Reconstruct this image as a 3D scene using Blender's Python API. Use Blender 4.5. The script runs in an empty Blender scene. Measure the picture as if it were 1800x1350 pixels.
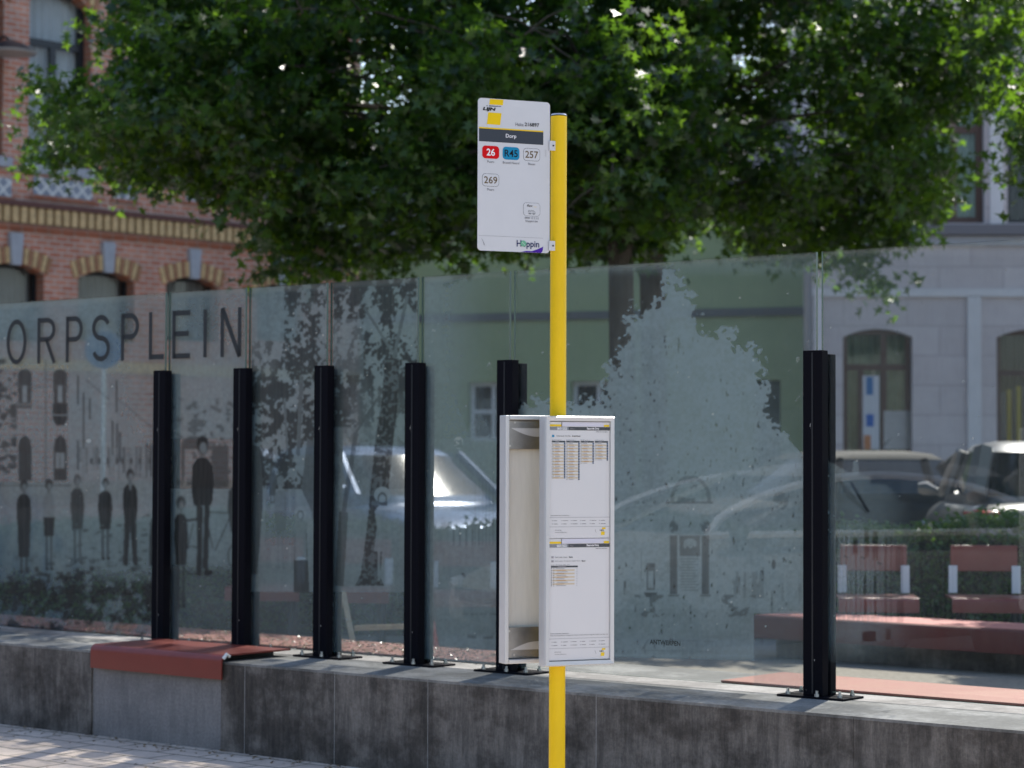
import bpy, math, random
import numpy as np
from mathutils import Vector, Matrix, noise
random.seed(7); rng = np.random.default_rng(7)
R = math.radians
S = bpy.context.scene
COL = S.collection

# ------------------------------------------------------------ camera, light, exposure
LENS, FPX, EYE = 80.0, 4000.0, 1.5
cd = bpy.data.cameras.new("camera"); cam = bpy.data.objects.new("camera", cd); COL.objects.link(cam)
cd.lens = LENS; cd.sensor_width = 36; cd.clip_end = 800
cam.matrix_world = Matrix.Translation((0, 0, EYE)) @ Matrix.Rotation(R(90 + 1.804), 4, 'X') @ Matrix.Rotation(R(0.2), 4, 'Z')
cd.dof.use_dof = True; cd.dof.focus_distance = 8.9; cd.dof.aperture_fstop = 3.3; cd.dof.aperture_blades = 0
S.camera = cam
CM = cam.matrix_world.to_3x3(); CMI = CM.inverted()

SUN_AZ, SUN_EL = 19.9, 50.0
w = bpy.data.worlds.new("World"); S.world = w; w.use_nodes = True
nt = w.node_tree; bg = nt.nodes['Background']
sky = nt.nodes.new('ShaderNodeTexSky'); sky.sky_type = 'NISHITA'; sky.sun_disc = False
sky.sun_elevation = R(SUN_EL); sky.sun_rotation = R(SUN_AZ)
sky.air_density = 1.0; sky.dust_density = 1.0; sky.ozone_density = 1.0
nt.links.new(sky.outputs[0], bg.inputs[0]); bg.inputs[1].default_value = 0.15
SD = Vector((math.sin(R(SUN_AZ)) * math.cos(R(SUN_EL)), math.cos(R(SUN_AZ)) * math.cos(R(SUN_EL)), math.sin(R(SUN_EL))))
sl = bpy.data.lights.new("sun", 'SUN'); sl.energy = 4.5; sl.angle = R(0.5); sl.color = (1, 0.95, 0.87)
so = bpy.data.objects.new("sun", sl); COL.objects.link(so); so.location = (0, 0, 30)
so.rotation_euler = SD.to_track_quat('Z', 'Y').to_euler()
S.view_settings.view_transform = 'Standard'; S.view_settings.look = 'None'
S.view_settings.gamma = 1; S.view_settings.use_curve_mapping = False; S.view_settings.exposure = 0.78
S.cycles.use_denoising = True; S.cycles.max_bounces = 8; S.cycles.diffuse_bounces = 4
S.cycles.transparent_max_bounces = 32; S.cycles.caustics_reflective = False; S.cycles.caustics_refractive = False
S.cycles.sample_clamp_indirect = 6

# ------------------------------------------------------------ pixel helpers (photo pixels 1800x1350)
def ray(px, py):
    return CM @ Vector(((px - 900) / FPX, (675 - py) / FPX, -1))
def P(px, py, Y):
    d = ray(px, py); t = Y / d.y
    return Vector((0, 0, EYE)) + d * t
class Frame:
    """vertical plane frame: origin o (x, y), x axis angle a (degrees from world X)"""
    def __init__(s, o, a):
        s.o = Vector((o[0], o[1], 0)); s.a = R(a)
        s.x = Vector((math.cos(s.a), math.sin(s.a), 0)); s.y = Vector((-math.sin(s.a), math.cos(s.a), 0))
    def at(s, px, py, off=0):
        d = ray(px, py); c = Vector((0, 0, EYE)); po = s.o + s.y * off
        t = (po - c).dot(s.y) / d.dot(s.y); p = c + d * t
        return ((p - s.o).dot(s.x), p.z)
    def world(s, x, y, z=0):
        return s.o + s.x * x + s.y * y + Vector((0, 0, z))

# ------------------------------------------------------------ materials
MT = {}
def new_mat(name):
    m = bpy.data.materials.new(name); m.use_nodes = True
    return m, m.node_tree, m.node_tree.nodes['Principled BSDF']
def mat(name, c, rough=0.6, metal=0.0, var=0.0, vscale=8.0, bump=0.0, bscale=60.0, c2=None, coat=0.0, spec=None, stretch=None, trans=0):
    if name in MT: return MT[name]
    m, t, b = new_mat(name)
    b.inputs['Roughness'].default_value = rough; b.inputs['Metallic'].default_value = metal
    b.inputs['Base Color'].default_value = (*c, 1)
    if coat: b.inputs['Coat Weight'].default_value = coat
    if spec is not None: b.inputs['Specular IOR Level'].default_value = spec
    if var or c2 or bump:
        tc = t.nodes.new('ShaderNodeTexCoord'); src = tc.outputs['Object']
        if stretch:
            mp = t.nodes.new('ShaderNodeMapping'); mp.inputs['Scale'].default_value = stretch
            t.links.new(src, mp.inputs[0]); src = mp.outputs[0]
    if var or c2:
        n = t.nodes.new('ShaderNodeTexNoise'); n.inputs['Scale'].default_value = vscale; n.inputs['Detail'].default_value = 8
        n.inputs['Roughness'].default_value = 0.65
        t.links.new(src, n.inputs[0])
        r = t.nodes.new('ShaderNodeValToRGB')
        e = r.color_ramp.elements
        e[0].position = .3; e[1].position = .7
        if c2: e[0].color = (*c, 1); e[1].color = (*c2, 1)
        else:
            e[0].color = (*[x * (1 - var) for x in c], 1); e[1].color = (*[min(1, x * (1 + var)) for x in c], 1)
        t.links.new(n.outputs[0], r.inputs[0]); t.links.new(r.outputs[0], b.inputs['Base Color'])
    if bump:
        n2 = t.nodes.new('ShaderNodeTexNoise'); n2.inputs['Scale'].default_value = bscale; n2.inputs['Detail'].default_value = 6
        t.links.new(src, n2.inputs[0])
        bp = t.nodes.new('ShaderNodeBump'); bp.inputs['Strength'].default_value = bump; bp.inputs['Distance'].default_value = .01
        t.links.new(n2.outputs[0], bp.inputs['Height']); t.links.new(bp.outputs[0], b.inputs['Normal'])
    MT[name] = m
    return m

def brick_mat(name, c1, c2, mortar, bw, bh, ms=.01, var=.3, rough=.85, bump=.4, horizontal=False, big=None):
    if name in MT: return MT[name]
    m, t, b = new_mat(name); b.inputs['Roughness'].default_value = rough
    tc = t.nodes.new('ShaderNodeTexCoord'); sp = t.nodes.new('ShaderNodeSeparateXYZ'); cb = t.nodes.new('ShaderNodeCombineXYZ')
    t.links.new(tc.outputs['Object'], sp.inputs[0])
    if horizontal:
        t.links.new(sp.outputs[0], cb.inputs[0]); t.links.new(sp.outputs[1], cb.inputs[1])
    else:
        ad = t.nodes.new('ShaderNodeMath'); ad.operation = 'ADD'
        t.links.new(sp.outputs[0], ad.inputs[0]); t.links.new(sp.outputs[1], ad.inputs[1])
        t.links.new(ad.outputs[0], cb.inputs[0]); t.links.new(sp.outputs[2], cb.inputs[1])
    # a little wobble so the courses are not ruler-straight
    wn = t.nodes.new('ShaderNodeTexNoise'); wn.inputs['Scale'].default_value = 1.3 if horizontal else .7
    t.links.new(tc.outputs['Object'], wn.inputs[0])
    vm = t.nodes.new('ShaderNodeVectorMath'); vm.operation = 'MULTIPLY_ADD'
    vm.inputs[1].default_value = (.05, .05, 0) if horizontal else (.02, .01, 0)
    t.links.new(wn.outputs['Color'], vm.inputs[0]); t.links.new(cb.outputs[0], vm.inputs[2])
    br = t.nodes.new('ShaderNodeTexBrick'); t.links.new(vm.outputs[0], br.inputs[0])
    br.inputs['Color1'].default_value = (*c1, 1); br.inputs['Color2'].default_value = (*c2, 1); br.inputs['Mortar'].default_value = (*mortar, 1)
    br.inputs['Scale'].default_value = 1; br.inputs['Brick Width'].default_value = bw; br.inputs['Row Height'].default_value = bh
    br.inputs['Mortar Size'].default_value = ms; br.inputs['Mortar Smooth'].default_value = .2
    n = t.nodes.new('ShaderNodeTexNoise'); n.inputs['Scale'].default_value = big or 3; n.inputs['Detail'].default_value = 10; n.inputs['Roughness'].default_value = .7
    t.links.new(tc.outputs['Object'], n.inputs[0])
    mr = t.nodes.new('ShaderNodeMapRange'); mr.inputs[1].default_value = .3; mr.inputs[2].default_value = .7
    mr.inputs[3].default_value = 1 - var; mr.inputs[4].default_value = 1 + var; t.links.new(n.outputs[0], mr.inputs[0])
    mx = t.nodes.new('ShaderNodeVectorMath'); mx.operation = 'SCALE'
    t.links.new(br.outputs[0], mx.inputs[0]); t.links.new(mr.outputs[0], mx.inputs['Scale'])
    t.links.new(mx.outputs[0], b.inputs['Base Color'])
    bp = t.nodes.new('ShaderNodeBump'); bp.inputs['Strength'].default_value = bump; bp.inputs['Distance'].default_value = .006; bp.invert = True
    t.links.new(br.outputs['Fac'], bp.inputs['Height']); t.links.new(bp.outputs[0], b.inputs['Normal'])
    MT[name] = m
    return m

def concrete_mat(name, lo, hi, streak=1.0):
    """grey cast concrete with vertical wash streaks, blotches and pores"""
    if name in MT: return MT[name]
    m, t, b = new_mat(name); b.inputs['Roughness'].default_value = .8
    tc = t.nodes.new('ShaderNodeTexCoord')
    def nz(scale, st, det=8, ro=.6):
        mp = t.nodes.new('ShaderNodeMapping'); mp.inputs['Scale'].default_value = st; t.links.new(tc.outputs['Object'], mp.inputs[0])
        n = t.nodes.new('ShaderNodeTexNoise'); n.inputs['Scale'].default_value = scale; n.inputs['Detail'].default_value = det; n.inputs['Roughness'].default_value = ro
        t.links.new(mp.outputs[0], n.inputs[0]); return n.outputs[0]
    def ramp(src, a, z, v0, v1):
        r = t.nodes.new('ShaderNodeMapRange'); r.inputs[1].default_value = a; r.inputs[2].default_value = z; r.inputs[3].default_value = v0; r.inputs[4].default_value = v1
        r.interpolation_type = 'SMOOTHSTEP'
        t.links.new(src, r.inputs[0]); return r.outputs[0]
    def mul(a, c):
        x = t.nodes.new('ShaderNodeMath'); x.operation = 'MULTIPLY'; t.links.new(a, x.inputs[0]); t.links.new(c, x.inputs[1]); return x.outputs[0]
    blot = ramp(nz(2.6, (1, 1, 1.3), 10, .7), .40, .60, 0, 1)
    st = ramp(nz(6, (3.2, 3.2, .5), 8, .75), .35, .62, 1 - .5 * streak, 1)
    st2 = ramp(nz(40, (3, 3, .3), 6, .75), .35, .65, 1 - .22 * streak, 1)
    fine = ramp(nz(70, (1, 1, 1), 5, .7), .3, .72, .8, 1.1)
    mx = t.nodes.new('ShaderNodeMix'); mx.data_type = 'RGBA'
    mx.inputs[6].default_value = (*lo, 1); mx.inputs[7].default_value = (*hi, 1)
    t.links.new(blot, mx.inputs[0])
    k = mul(mul(st, st2), fine)
    vs = t.nodes.new('ShaderNodeVectorMath'); vs.operation = 'SCALE'; t.links.new(mx.outputs[2], vs.inputs[0]); t.links.new(k, vs.inputs['Scale'])
    t.links.new(vs.outputs[0], b.inputs['Base Color'])
    vo = t.nodes.new('ShaderNodeTexNoise'); vo.inputs['Scale'].default_value = 45; vo.inputs['Detail'].default_value = 8; t.links.new(tc.outputs['Object'], vo.inputs[0])
    bp = t.nodes.new('ShaderNodeBump'); bp.inputs['Strength'].default_value = .35; bp.inputs['Distance'].default_value = .004
    t.links.new(vo.outputs[0], bp.inputs['Height']); t.links.new(bp.outputs[0], b.inputs['Normal'])
    MT[name] = m
    return m

def leaf_mat(name, dark, light, trans, tw=.45):
    m = bpy.data.materials.new(name); m.use_nodes = True; t = m.node_tree; t.nodes.clear()
    o = t.nodes.new('ShaderNodeOutputMaterial'); at = t.nodes.new('ShaderNodeAttribute'); at.attribute_name = 'tint'
    mx = t.nodes.new('ShaderNodeMix'); mx.data_type = 'RGBA'; mx.inputs[6].default_value = (*dark, 1); mx.inputs[7].default_value = (*light, 1)
    t.links.new(at.outputs['Fac'], mx.inputs[0])
    d = t.nodes.new('ShaderNodeBsdfPrincipled'); d.inputs['Roughness'].default_value = .30; d.inputs['Specular IOR Level'].default_value = .5
    t.links.new(mx.outputs[2], d.inputs['Base Color'])
    tr = t.nodes.new('ShaderNodeBsdfTranslucent')
    mt2 = t.nodes.new('ShaderNodeMix'); mt2.data_type = 'RGBA'; mt2.inputs[6].default_value = (*trans, 1)
    mt2.inputs[7].default_value = (trans[0] * 1.5, trans[1] * 1.25, trans[2], 1)
    t.links.new(at.outputs['Fac'], mt2.inputs[0]); t.links.new(mt2.outputs[2], tr.inputs[0])
    ms = t.nodes.new('ShaderNodeMixShader'); ms.inputs[0].default_value = tw
    t.links.new(d.outputs[0], ms.inputs[1]); t.links.new(tr.outputs[0], ms.inputs[2]); t.links.new(ms.outputs[0], o.inputs[0])
    return m

def glass_mat(name, tint, ior=1.5, rough=0.0):
    m = bpy.data.materials.new(name); m.use_nodes = True; t = m.node_tree; t.nodes.clear()
    o = t.nodes.new('ShaderNodeOutputMaterial')
    tr = t.nodes.new('ShaderNodeBsdfTransparent'); tr.inputs[0].default_value = (*tint, 1)
    gl = t.nodes.new('ShaderNodeBsdfGlossy'); gl.inputs['Roughness'].default_value = rough
    fr = t.nodes.new('ShaderNodeFresnel'); fr.inputs[0].default_value = ior
    ge = t.nodes.new('ShaderNodeNewGeometry'); iv = t.nodes.new('ShaderNodeMath'); iv.operation = 'SUBTRACT'; iv.inputs[0].default_value = 1
    t.links.new(ge.outputs['Backfacing'], iv.inputs[1]); ml = t.nodes.new('ShaderNodeMath'); ml.operation = 'MULTIPLY'
    t.links.new(fr.outputs[0], ml.inputs[0]); t.links.new(iv.outputs[0], ml.inputs[1])
    ms = t.nodes.new('ShaderNodeMixShader'); t.links.new(ml.outputs[0], ms.inputs[0])
    t.links.new(tr.outputs[0], ms.inputs[1]); t.links.new(gl.outputs[0], ms.inputs[2]); t.links.new(ms.outputs[0], o.inputs[0])
    return m

def film_mat():
    m = bpy.data.materials.new("etched_film"); m.use_nodes = True; t = m.node_tree; t.nodes.clear()
    o = t.nodes.new('ShaderNodeOutputMaterial'); at = t.nodes.new('ShaderNodeAttribute'); at.attribute_name = 'print'
    sp = t.nodes.new('ShaderNodeSeparateColor'); t.links.new(at.outputs['Color'], sp.inputs[0])
    tr = t.nodes.new('ShaderNodeBsdfTransparent')
    df = t.nodes.new('ShaderNodeBsdfDiffuse'); df.inputs[0].default_value = (.215, .30, .355, 1)
    tl = t.nodes.new('ShaderNodeBsdfTranslucent'); tl.inputs[0].default_value = (.32, .36, .33, 1)
    m0 = t.nodes.new('ShaderNodeMixShader'); m0.inputs[0].default_value = .10
    t.links.new(df.outputs[0], m0.inputs[1]); t.links.new(tl.outputs[0], m0.inputs[2])
    m1 = t.nodes.new('ShaderNodeMixShader'); t.links.new(sp.outputs[0], m1.inputs[0]); t.links.new(tr.outputs[0], m1.inputs[1]); t.links.new(m0.outputs[0], m1.inputs[2])
    dk = t.nodes.new('ShaderNodeBsdfDiffuse'); dk.inputs[0].default_value = (.022, .021, .021, 1)
    m2 = t.nodes.new('ShaderNodeMixShader'); t.links.new(sp.outputs[1], m2.inputs[0]); t.links.new(m1.outputs[0], m2.inputs[1]); t.links.new(dk.outputs[0], m2.inputs[2])
    wt = t.nodes.new('ShaderNodeBsdfDiffuse'); wt.inputs[0].default_value = (.7, .7, .66, 1)
    m3 = t.nodes.new('ShaderNodeMixShader'); t.links.new(sp.outputs[2], m3.inputs[0]); t.links.new(m2.outputs[0], m3.inputs[1]); t.links.new(wt.outputs[0], m3.inputs[2])
    t.links.new(m3.outputs[0], o.inputs[0])
    return m

# ------------------------------------------------------------ mesh builder
class MB:
    def __init__(s): s.v = []; s.f = []; s.m = []; s.mats = []
    def mi(s, m):
        if m not in s.mats: s.mats.append(m)
        return s.mats.index(m)
    def add(s, vs, fs, m):
        o = len(s.v); s.v += [tuple(v) for v in vs]; k = s.mi(m)
        for f in fs: s.f.append([i + o for i in f]); s.m.append(k)
        return s
    def box(s, x0, x1, y0, y1, z0, z1, m, M=None):
        vs = [Vector((x, y, z)) for z in (z0, z1) for y in (y0, y1) for x in (x0, x1)]
        if M is not None: vs = [M @ v for v in vs]
        return s.add(vs, [(0, 2, 3, 1), (4, 5, 7, 6), (0, 1, 5, 4), (2, 6, 7, 3), (0, 4, 6, 2), (1, 3, 7, 5)], m)
    def poly(s, pts, y, m, thick=0):
        """polygon in the local xz plane facing -y"""
        n = len(pts); ar = sum(pts[i][0] * pts[(i + 1) % n][1] - pts[(i + 1) % n][0] * pts[i][1] for i in range(n))
        if ar < 0: pts = pts[::-1]
        vs = [(p[0], y, p[1]) for p in pts]
        if not thick: return s.add(vs, [list(range(n))], m)
        vs += [(p[0], y + thick, p[1]) for p in pts]
        fs = [list(range(n)), list(range(2 * n - 1, n - 1, -1))] + [(i, i + n, (i + 1) % n + n, (i + 1) % n) for i in range(n)]
        return s.add(vs, fs, m)
    def tube(s, path, r, m, n=8, cap=True):
        path = [Vector(p) for p in path]; rs = r if isinstance(r, (list, tuple)) else [r] * len(path)
        vs = []; fs = []; up = None
        for i, p in enumerate(path):
            d = (path[min(i + 1, len(path) - 1)] - path[max(i - 1, 0)]).normalized()
            if up is None: up = d.orthogonal().normalized()
            up = (up - d * up.dot(d)).normalized(); b = d.cross(up)
            for k in range(n):
                a = 2 * math.pi * k / n; vs.append(p + (up * math.cos(a) + b * math.sin(a)) * rs[i])
        for i in range(len(path) - 1):
            for k in range(n):
                fs.append((i * n + k, i * n + (k + 1) % n, (i + 1) * n + (k + 1) % n, (i + 1) * n + k))
        if cap: fs += [list(range(n))[::-1], [(len(path) - 1) * n + k for k in range(n)]]
        return s.add(vs, fs, m)
    def build(s, name, parent=None, smooth=False, bevel=0, loc=None, rotz=0):
        me = bpy.data.meshes.new(name); me.from_pydata(s.v, [], s.f)
        for m in s.mats: me.materials.append(m)
        me.polygons.foreach_set('material_index', s.m)
        if smooth:
            me.polygons.foreach_set('use_smooth', [True] * len(s.f))
        me.update()
        o = bpy.data.objects.new(name, me); COL.objects.link(o)
        if parent: o.parent = parent
        if loc is not None: o.location = loc; o.rotation_euler = (0, 0, rotz)
        if bevel:
            b = o.modifiers.new('bevel', 'BEVEL'); b.width = bevel; b.segments = 2; b.limit_method = 'ANGLE'; b.angle_limit = R(40)
        if smooth:
            try: me.set_sharp_from_angle(angle=R(42))
            except Exception: pass
        return o

def rrect(x0, x1, z0, z1, r, n=6):
    pts = []
    for cx, cz, a0 in ((x1 - r, z0 + r, -90), (x1 - r, z1 - r, 0), (x0 + r, z1 - r, 90), (x0 + r, z0 + r, 180)):
        for k in range(n + 1):
            a = R(a0 + 90 * k / n); pts.append((cx + r * math.cos(a), cz + r * math.sin(a)))
    return pts

def tag(o, label=None, cat=None, group=None, kind=None):
    if label: o['label'] = label
    if cat: o['category'] = cat
    if group: o['group'] = group
    if kind: o['kind'] = kind
    return o
def thing(name, label, cat, loc=(0, 0, 0), rotz=0, group=None):
    o = bpy.data.objects.new(name, None); COL.objects.link(o); o.location = loc; o.rotation_euler = (0, 0, rotz)
    o.empty_display_size = .2
    return tag(o, label, cat, group)
def fthing(name, label, cat, fr, group=None):
    return thing(name, label, cat, fr.o, fr.a, group)
def copy_tree(o, parent=None):
    c = o.copy(); COL.objects.link(c)
    if parent: c.parent = parent
    for ch in list(o.children): copy_tree(ch, c)
    return c

_tx = {}
def glyphs(s, bold=0.0, shear=0.0):
    key = (s, bold, shear)
    if key in _tx: return _tx[key]
    cu = bpy.data.curves.new('t', 'FONT'); cu.body = s; cu.resolution_u = 3; cu.offset = bold; cu.shear = shear
    ob = bpy.data.objects.new('t', cu); COL.objects.link(ob)
    me = bpy.data.meshes.new_from_object(ob.evaluated_get(bpy.context.evaluated_depsgraph_get()))
    vs = [(v.co.x, v.co.y) for v in me.vertices]; fs = [list(p.vertices) for p in me.polygons]
    bpy.data.objects.remove(ob); bpy.data.curves.remove(cu); bpy.data.meshes.remove(me)
    _tx[key] = (vs, fs); return _tx[key]
def text(mb, s, x0, x1, z0, z1, y, m, bold=0.0, shear=0.0):
    """lettering stretched to the box x0..x1, z0..z1 in the local xz plane"""
    vs, fs = glyphs(s, bold, shear)
    if not vs: return
    ax = min(v[0] for v in vs); bx = max(v[0] for v in vs); az = min(v[1] for v in vs); bz = max(v[1] for v in vs)
    q = [(x0 + (v[0] - ax) / (bx - ax) * (x1 - x0), y, z0 + (v[1] - az) / (bz - az) * (z1 - z0)) for v in vs]
    mb.add(q, fs, m)

# ------------------------------------------------------------ the setting: ground, street
WF = Frame((0, 11.08), -39.2)          # the glass line: x along the glass, y away from the camera
PLZ = 0.15
M_pav = brick_mat("clay_paver", (.54, .43, .35), (.66, .54, .445), (.24, .20, .155), .30, .19, .010, .22, .9, .5, True, 9)
g = MB(); 
def ws(x, y, z): return tuple(WF.world(x, y, z))
o = MB().add([(-60, -60, 0), (60, -60, 0), (60, .0, 0), (-60, .0, 0)], [(0, 1, 2, 3)], M_pav).build('pavement', loc=WF.o, rotz=WF.a)
tag(o, 'beige block pavement in front of the low concrete wall', None, None, 'structure')
M_grav = mat('plaza_gravel', (.20, .175, .14), .95, c2=(.34, .31, .26), vscale=26, bump=.8, bscale=140)
o = MB().add([(-60, .5, PLZ), (60, .5, PLZ), (60, 4.9, PLZ), (-60, 4.9, PLZ)], [(0, 1, 2, 3)], M_grav).build('plaza_ground', loc=WF.o, rotz=WF.a)
tag(o, 'gravel square behind the glass screen', None, None, 'structure')
M_asph = mat('asphalt', (.27, .25, .235), .9, var=.25, vscale=20, bump=.5, bscale=120)
o = MB().add([(-400, 4.9, PLZ - .004), (400, 4.9, PLZ - .004), (400, 600, PLZ - .004), (-400, 600, PLZ - .004)], [(0, 1, 2, 3)], M_asph).build('road', loc=WF.o, rotz=WF.a)
tag(o, 'grey asphalt street in front of the houses', None, None, 'structure')
o = MB().add([(-45, -60, .006), (-2.9, -60, .006), (-2.9, 10.2, .006), (-12, 16, .006), (-60, 55, .006), (-400, 180, .006), (-400, -60, .006)], [(0, 1, 2, 3, 4, 5, 6)], mat('dark_asphalt', (.045, .047, .05), .9, var=.2, vscale=20)).build('darkened_side_road')  # unseen ground spread wide and dark so the glass mirrors less light
tag(o, 'unseen asphalt beside the stop, widened and darkened for the glass to mirror', None, None, 'structure')

# ------------------------------------------------------------ low concrete wall
M_con = concrete_mat('weathered_concrete', (.085, .070, .058), (.23, .20, .175))
M_con2 = concrete_mat('pale_concrete', (.21, .195, .19), (.27, .25, .24), .35)
M_top = concrete_mat('lit_top_concrete', (.14, .135, .125), (.28, .27, .255), .3)  # wall top coloured lighter for the light falling on it
M_grout = mat('pale_grout', (.27, .255, .24), .9, var=.3, vscale=30)
FY = -.54
wall = fthing('low_concrete_wall', 'long low weathered concrete wall carrying the glass screen', 'wall', WF)
jx = [WF.at(p, 1250, FY)[0] for p in (-1500, -700, -250, 160, 388, 430, 588, 752, 1048, 1500, 2050, 2600)]
for i in range(len(jx) - 1):
    a, b = jx[i] + .0008, jx[i + 1] - .0008
    mf = M_con2 if i == 3 else M_con
    mb = MB(); dy = .0
    mb.box(a, b, FY + (.012 if i == 3 else 0), .72, -.05, .438, mf)
    mb.box(a, b, FY, .72, .4385, .45, M_top)
    mb.build('wall_block', wall)
mb = MB()
for x in jx[5:9]:
    mb.box(x - .0018, x + .0018, FY - .0006, .71, -.04, .447, M_grout)
mb.build('joint_filling', wall)

# red seat covers --------------------------------------------------------
M_red = mat('red_lacquer', (.20, .030, .020), .38, var=.10, vscale=5, bump=.05, bscale=40, spec=.5)
M_redd = mat('dusty_red_lacquer', (.27, .075, .055), .6, var=.25, vscale=14, c2=(.27, .11, .07), spec=.4)
M_dark = mat('dark_steel', (.02, .02, .022), .5, .4)
def seat_cover(mb, x0, x1, yf, yb, zt, drop, m, th=.008, r=.035):
    prof = [(yb, zt), (yf + r, zt)]
    for k in range(1, 9):
        a = R(90 * k / 8); prof.append((yf + r - r * math.sin(a), zt - r + r * math.cos(a)))
    prof.append((yf, zt - drop))
    inner = [(p[0] + (th if i > 1 else 0), p[1] - (th if i < 9 else 0)) for i, p in enumerate(prof)]
    inner[-1] = (yf + th, zt - drop)
    n = len(prof); vs = []
    for x in (x0, x1): vs += [(x, p[0], p[1]) for p in prof] + [(x, p[0], p[1]) for p in inner]
    fs = []
    for i in range(n - 1):
        fs += [(i, i + 1, 2 * n + i + 1, 2 * n + i), (n + i + 1, n + i, 3 * n + i, 3 * n + i + 1),
               (i + 1, i, n + i, n + i + 1), (2 * n + i, 2 * n + i + 1, 3 * n + i + 1, 3 * n + i)]
    fs += [(0, 2 * n, 3 * n, n), (n - 1, 2 * n - 1, 4 * n - 1, 3 * n - 1)]
    mb.add(vs, [f[::-1] for f in fs], m)
sx0, sx1 = WF.at(159, 1150, FY - .03)[0], WF.at(389, 1165, FY - .03)[0]
t = fthing('red_bench', 'red bent-edge seat cover on top of the low wall', 'seat', WF)
mb = MB(); seat_cover(mb, sx0, sx1, FY - .03, -.075, .488, .125, M_red); mb.build('seat_cover', t, smooth=True)
mb = MB()
for x in (sx0 + .1, (sx0 + sx1) / 2, sx1 - .12): mb.box(x - .02, x + .02, FY + .05, -.1, .4505, .479, M_dark)
mb.build('support_rail', t)
mb = MB(); mb.tube([(sx1 + .006, FY + .02, .478), (sx1 + .012, FY - .005, .49), (sx1 + .006, FY - .022, .468)], .009, mat('white_sealant', (.75, .74, .7), .7)); mb.build('end_clip', t, smooth=True)
# rear covers
for k, (a, b) in enumerate(((-6.0, -1.75), (-1.70, -.3), (1.06, 4.5))):
    mb = MB(); mb.box(a, b, .24, .76, .4515, .463, M_redd); mb.box(a, b, .761, .772, .33, .463, M_redd)
    o = mb.build('red_plank', loc=WF.o, rotz=WF.a, bevel=.003)
    tag(o, ['dusty red board lying on the wall behind the glass at the lettered panels', 'littered short red board behind the narrow glass panels', 'red board on the wall top behind the large clear pane'][k], 'seat', 'red boards behind the glass')

# ------------------------------------------------------------ glass screen: posts
M_post = mat('black_post_paint', (.005, .005, .008), .6, spec=.04)
def speckled_post():
    m = MT['black_post_paint']; t_ = m.node_tree; b = t_.nodes['Principled BSDF']
    tc = t_.nodes.new('ShaderNodeTexCoord'); mp = t_.nodes.new('ShaderNodeMapping'); mp.inputs['Scale'].default_value = (60, 60, 22)
    t_.links.new(tc.outputs['Object'], mp.inputs[0])
    n = t_.nodes.new('ShaderNodeTexNoise'); n.inputs['Scale'].default_value = 1; n.inputs['Detail'].default_value = 3; t_.links.new(mp.outputs[0], n.inputs[0])
    r = t_.nodes.new('ShaderNodeValToRGB'); r.color_ramp.elements[0].position = .755; r.color_ramp.elements[1].position = .78
    r.color_ramp.elements[0].color = (.006, .006, .009, 1); r.color_ramp.elements[1].color = (.4, .38, .35, 1)
    t_.links.new(n.outputs[0], r.inputs[0]); t_.links.new(r.outputs[0], b.inputs['Base Color'])
speckled_post()
M_bolt = mat('zinc_bolt', (.5, .5, .49), .35, .9)
gap_px = [295, 436, 579, 739, 901, 1441]
gx = [WF.at(p, 600, 0)[0] for p in gap_px]
gx = [gx[0] - 1.72] + gx + [gx[-1] + 1.72]
pt0 = thing('screen_post', 'x', 'post')
mb = MB()
W2 = .049
mb.box(-W2, W2, -.062, -.0115, .4605, 1.965, M_post); mb.build('front_channel', pt0, bevel=.003)
mb = MB(); mb.box(-.004, .004, -.0635, -.0625, .47, 1.955, M_dark); mb.build('slot', pt0)
mb = MB(); mb.box(-W2 + .006, W2 - .002, .0115, .058, .4605, 1.95, M_post); mb.build('back_channel', pt0, bevel=.003)
mb = MB(); mb.box(-.17, .17, -.085, .085, .4505, .4602, M_post); mb.build('base_plate', pt0, bevel=.002)
for x, y in ((-.13, -.055), (.03, -.075), (.13, -.05), (-.13, .055), (.13, .055)):
    mb = MB(); mb.tube([(x, y, .4603), (x, y, .472)], .011, M_bolt, 6); mb.tube([(x, y, .472), (x, y, .486)], .0065, M_bolt, 8); mb.build('bolt', pt0)
plabs = ['black glass-clamping post beyond the lettered pane', 'black post between the letters L and E', 'black post just after the letter N of the lettering',
         'black post between the two etched foliage panes', 'black post beside the bright glare, right of the etched tree trunk', 'black post half hidden by the timetable case and yellow pole',
         'thickest looking black post, standing between the etched tree pane and the clear pane', 'black end post of the glass screen']
for i, x in enumerate(gx):
    o = pt0 if i == 0 else copy_tree(pt0)
    o.location = WF.world(x, 0); o.rotation_euler.z = WF.a; tag(o, plabs[i], 'post', 'black posts of the glass screen')

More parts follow.
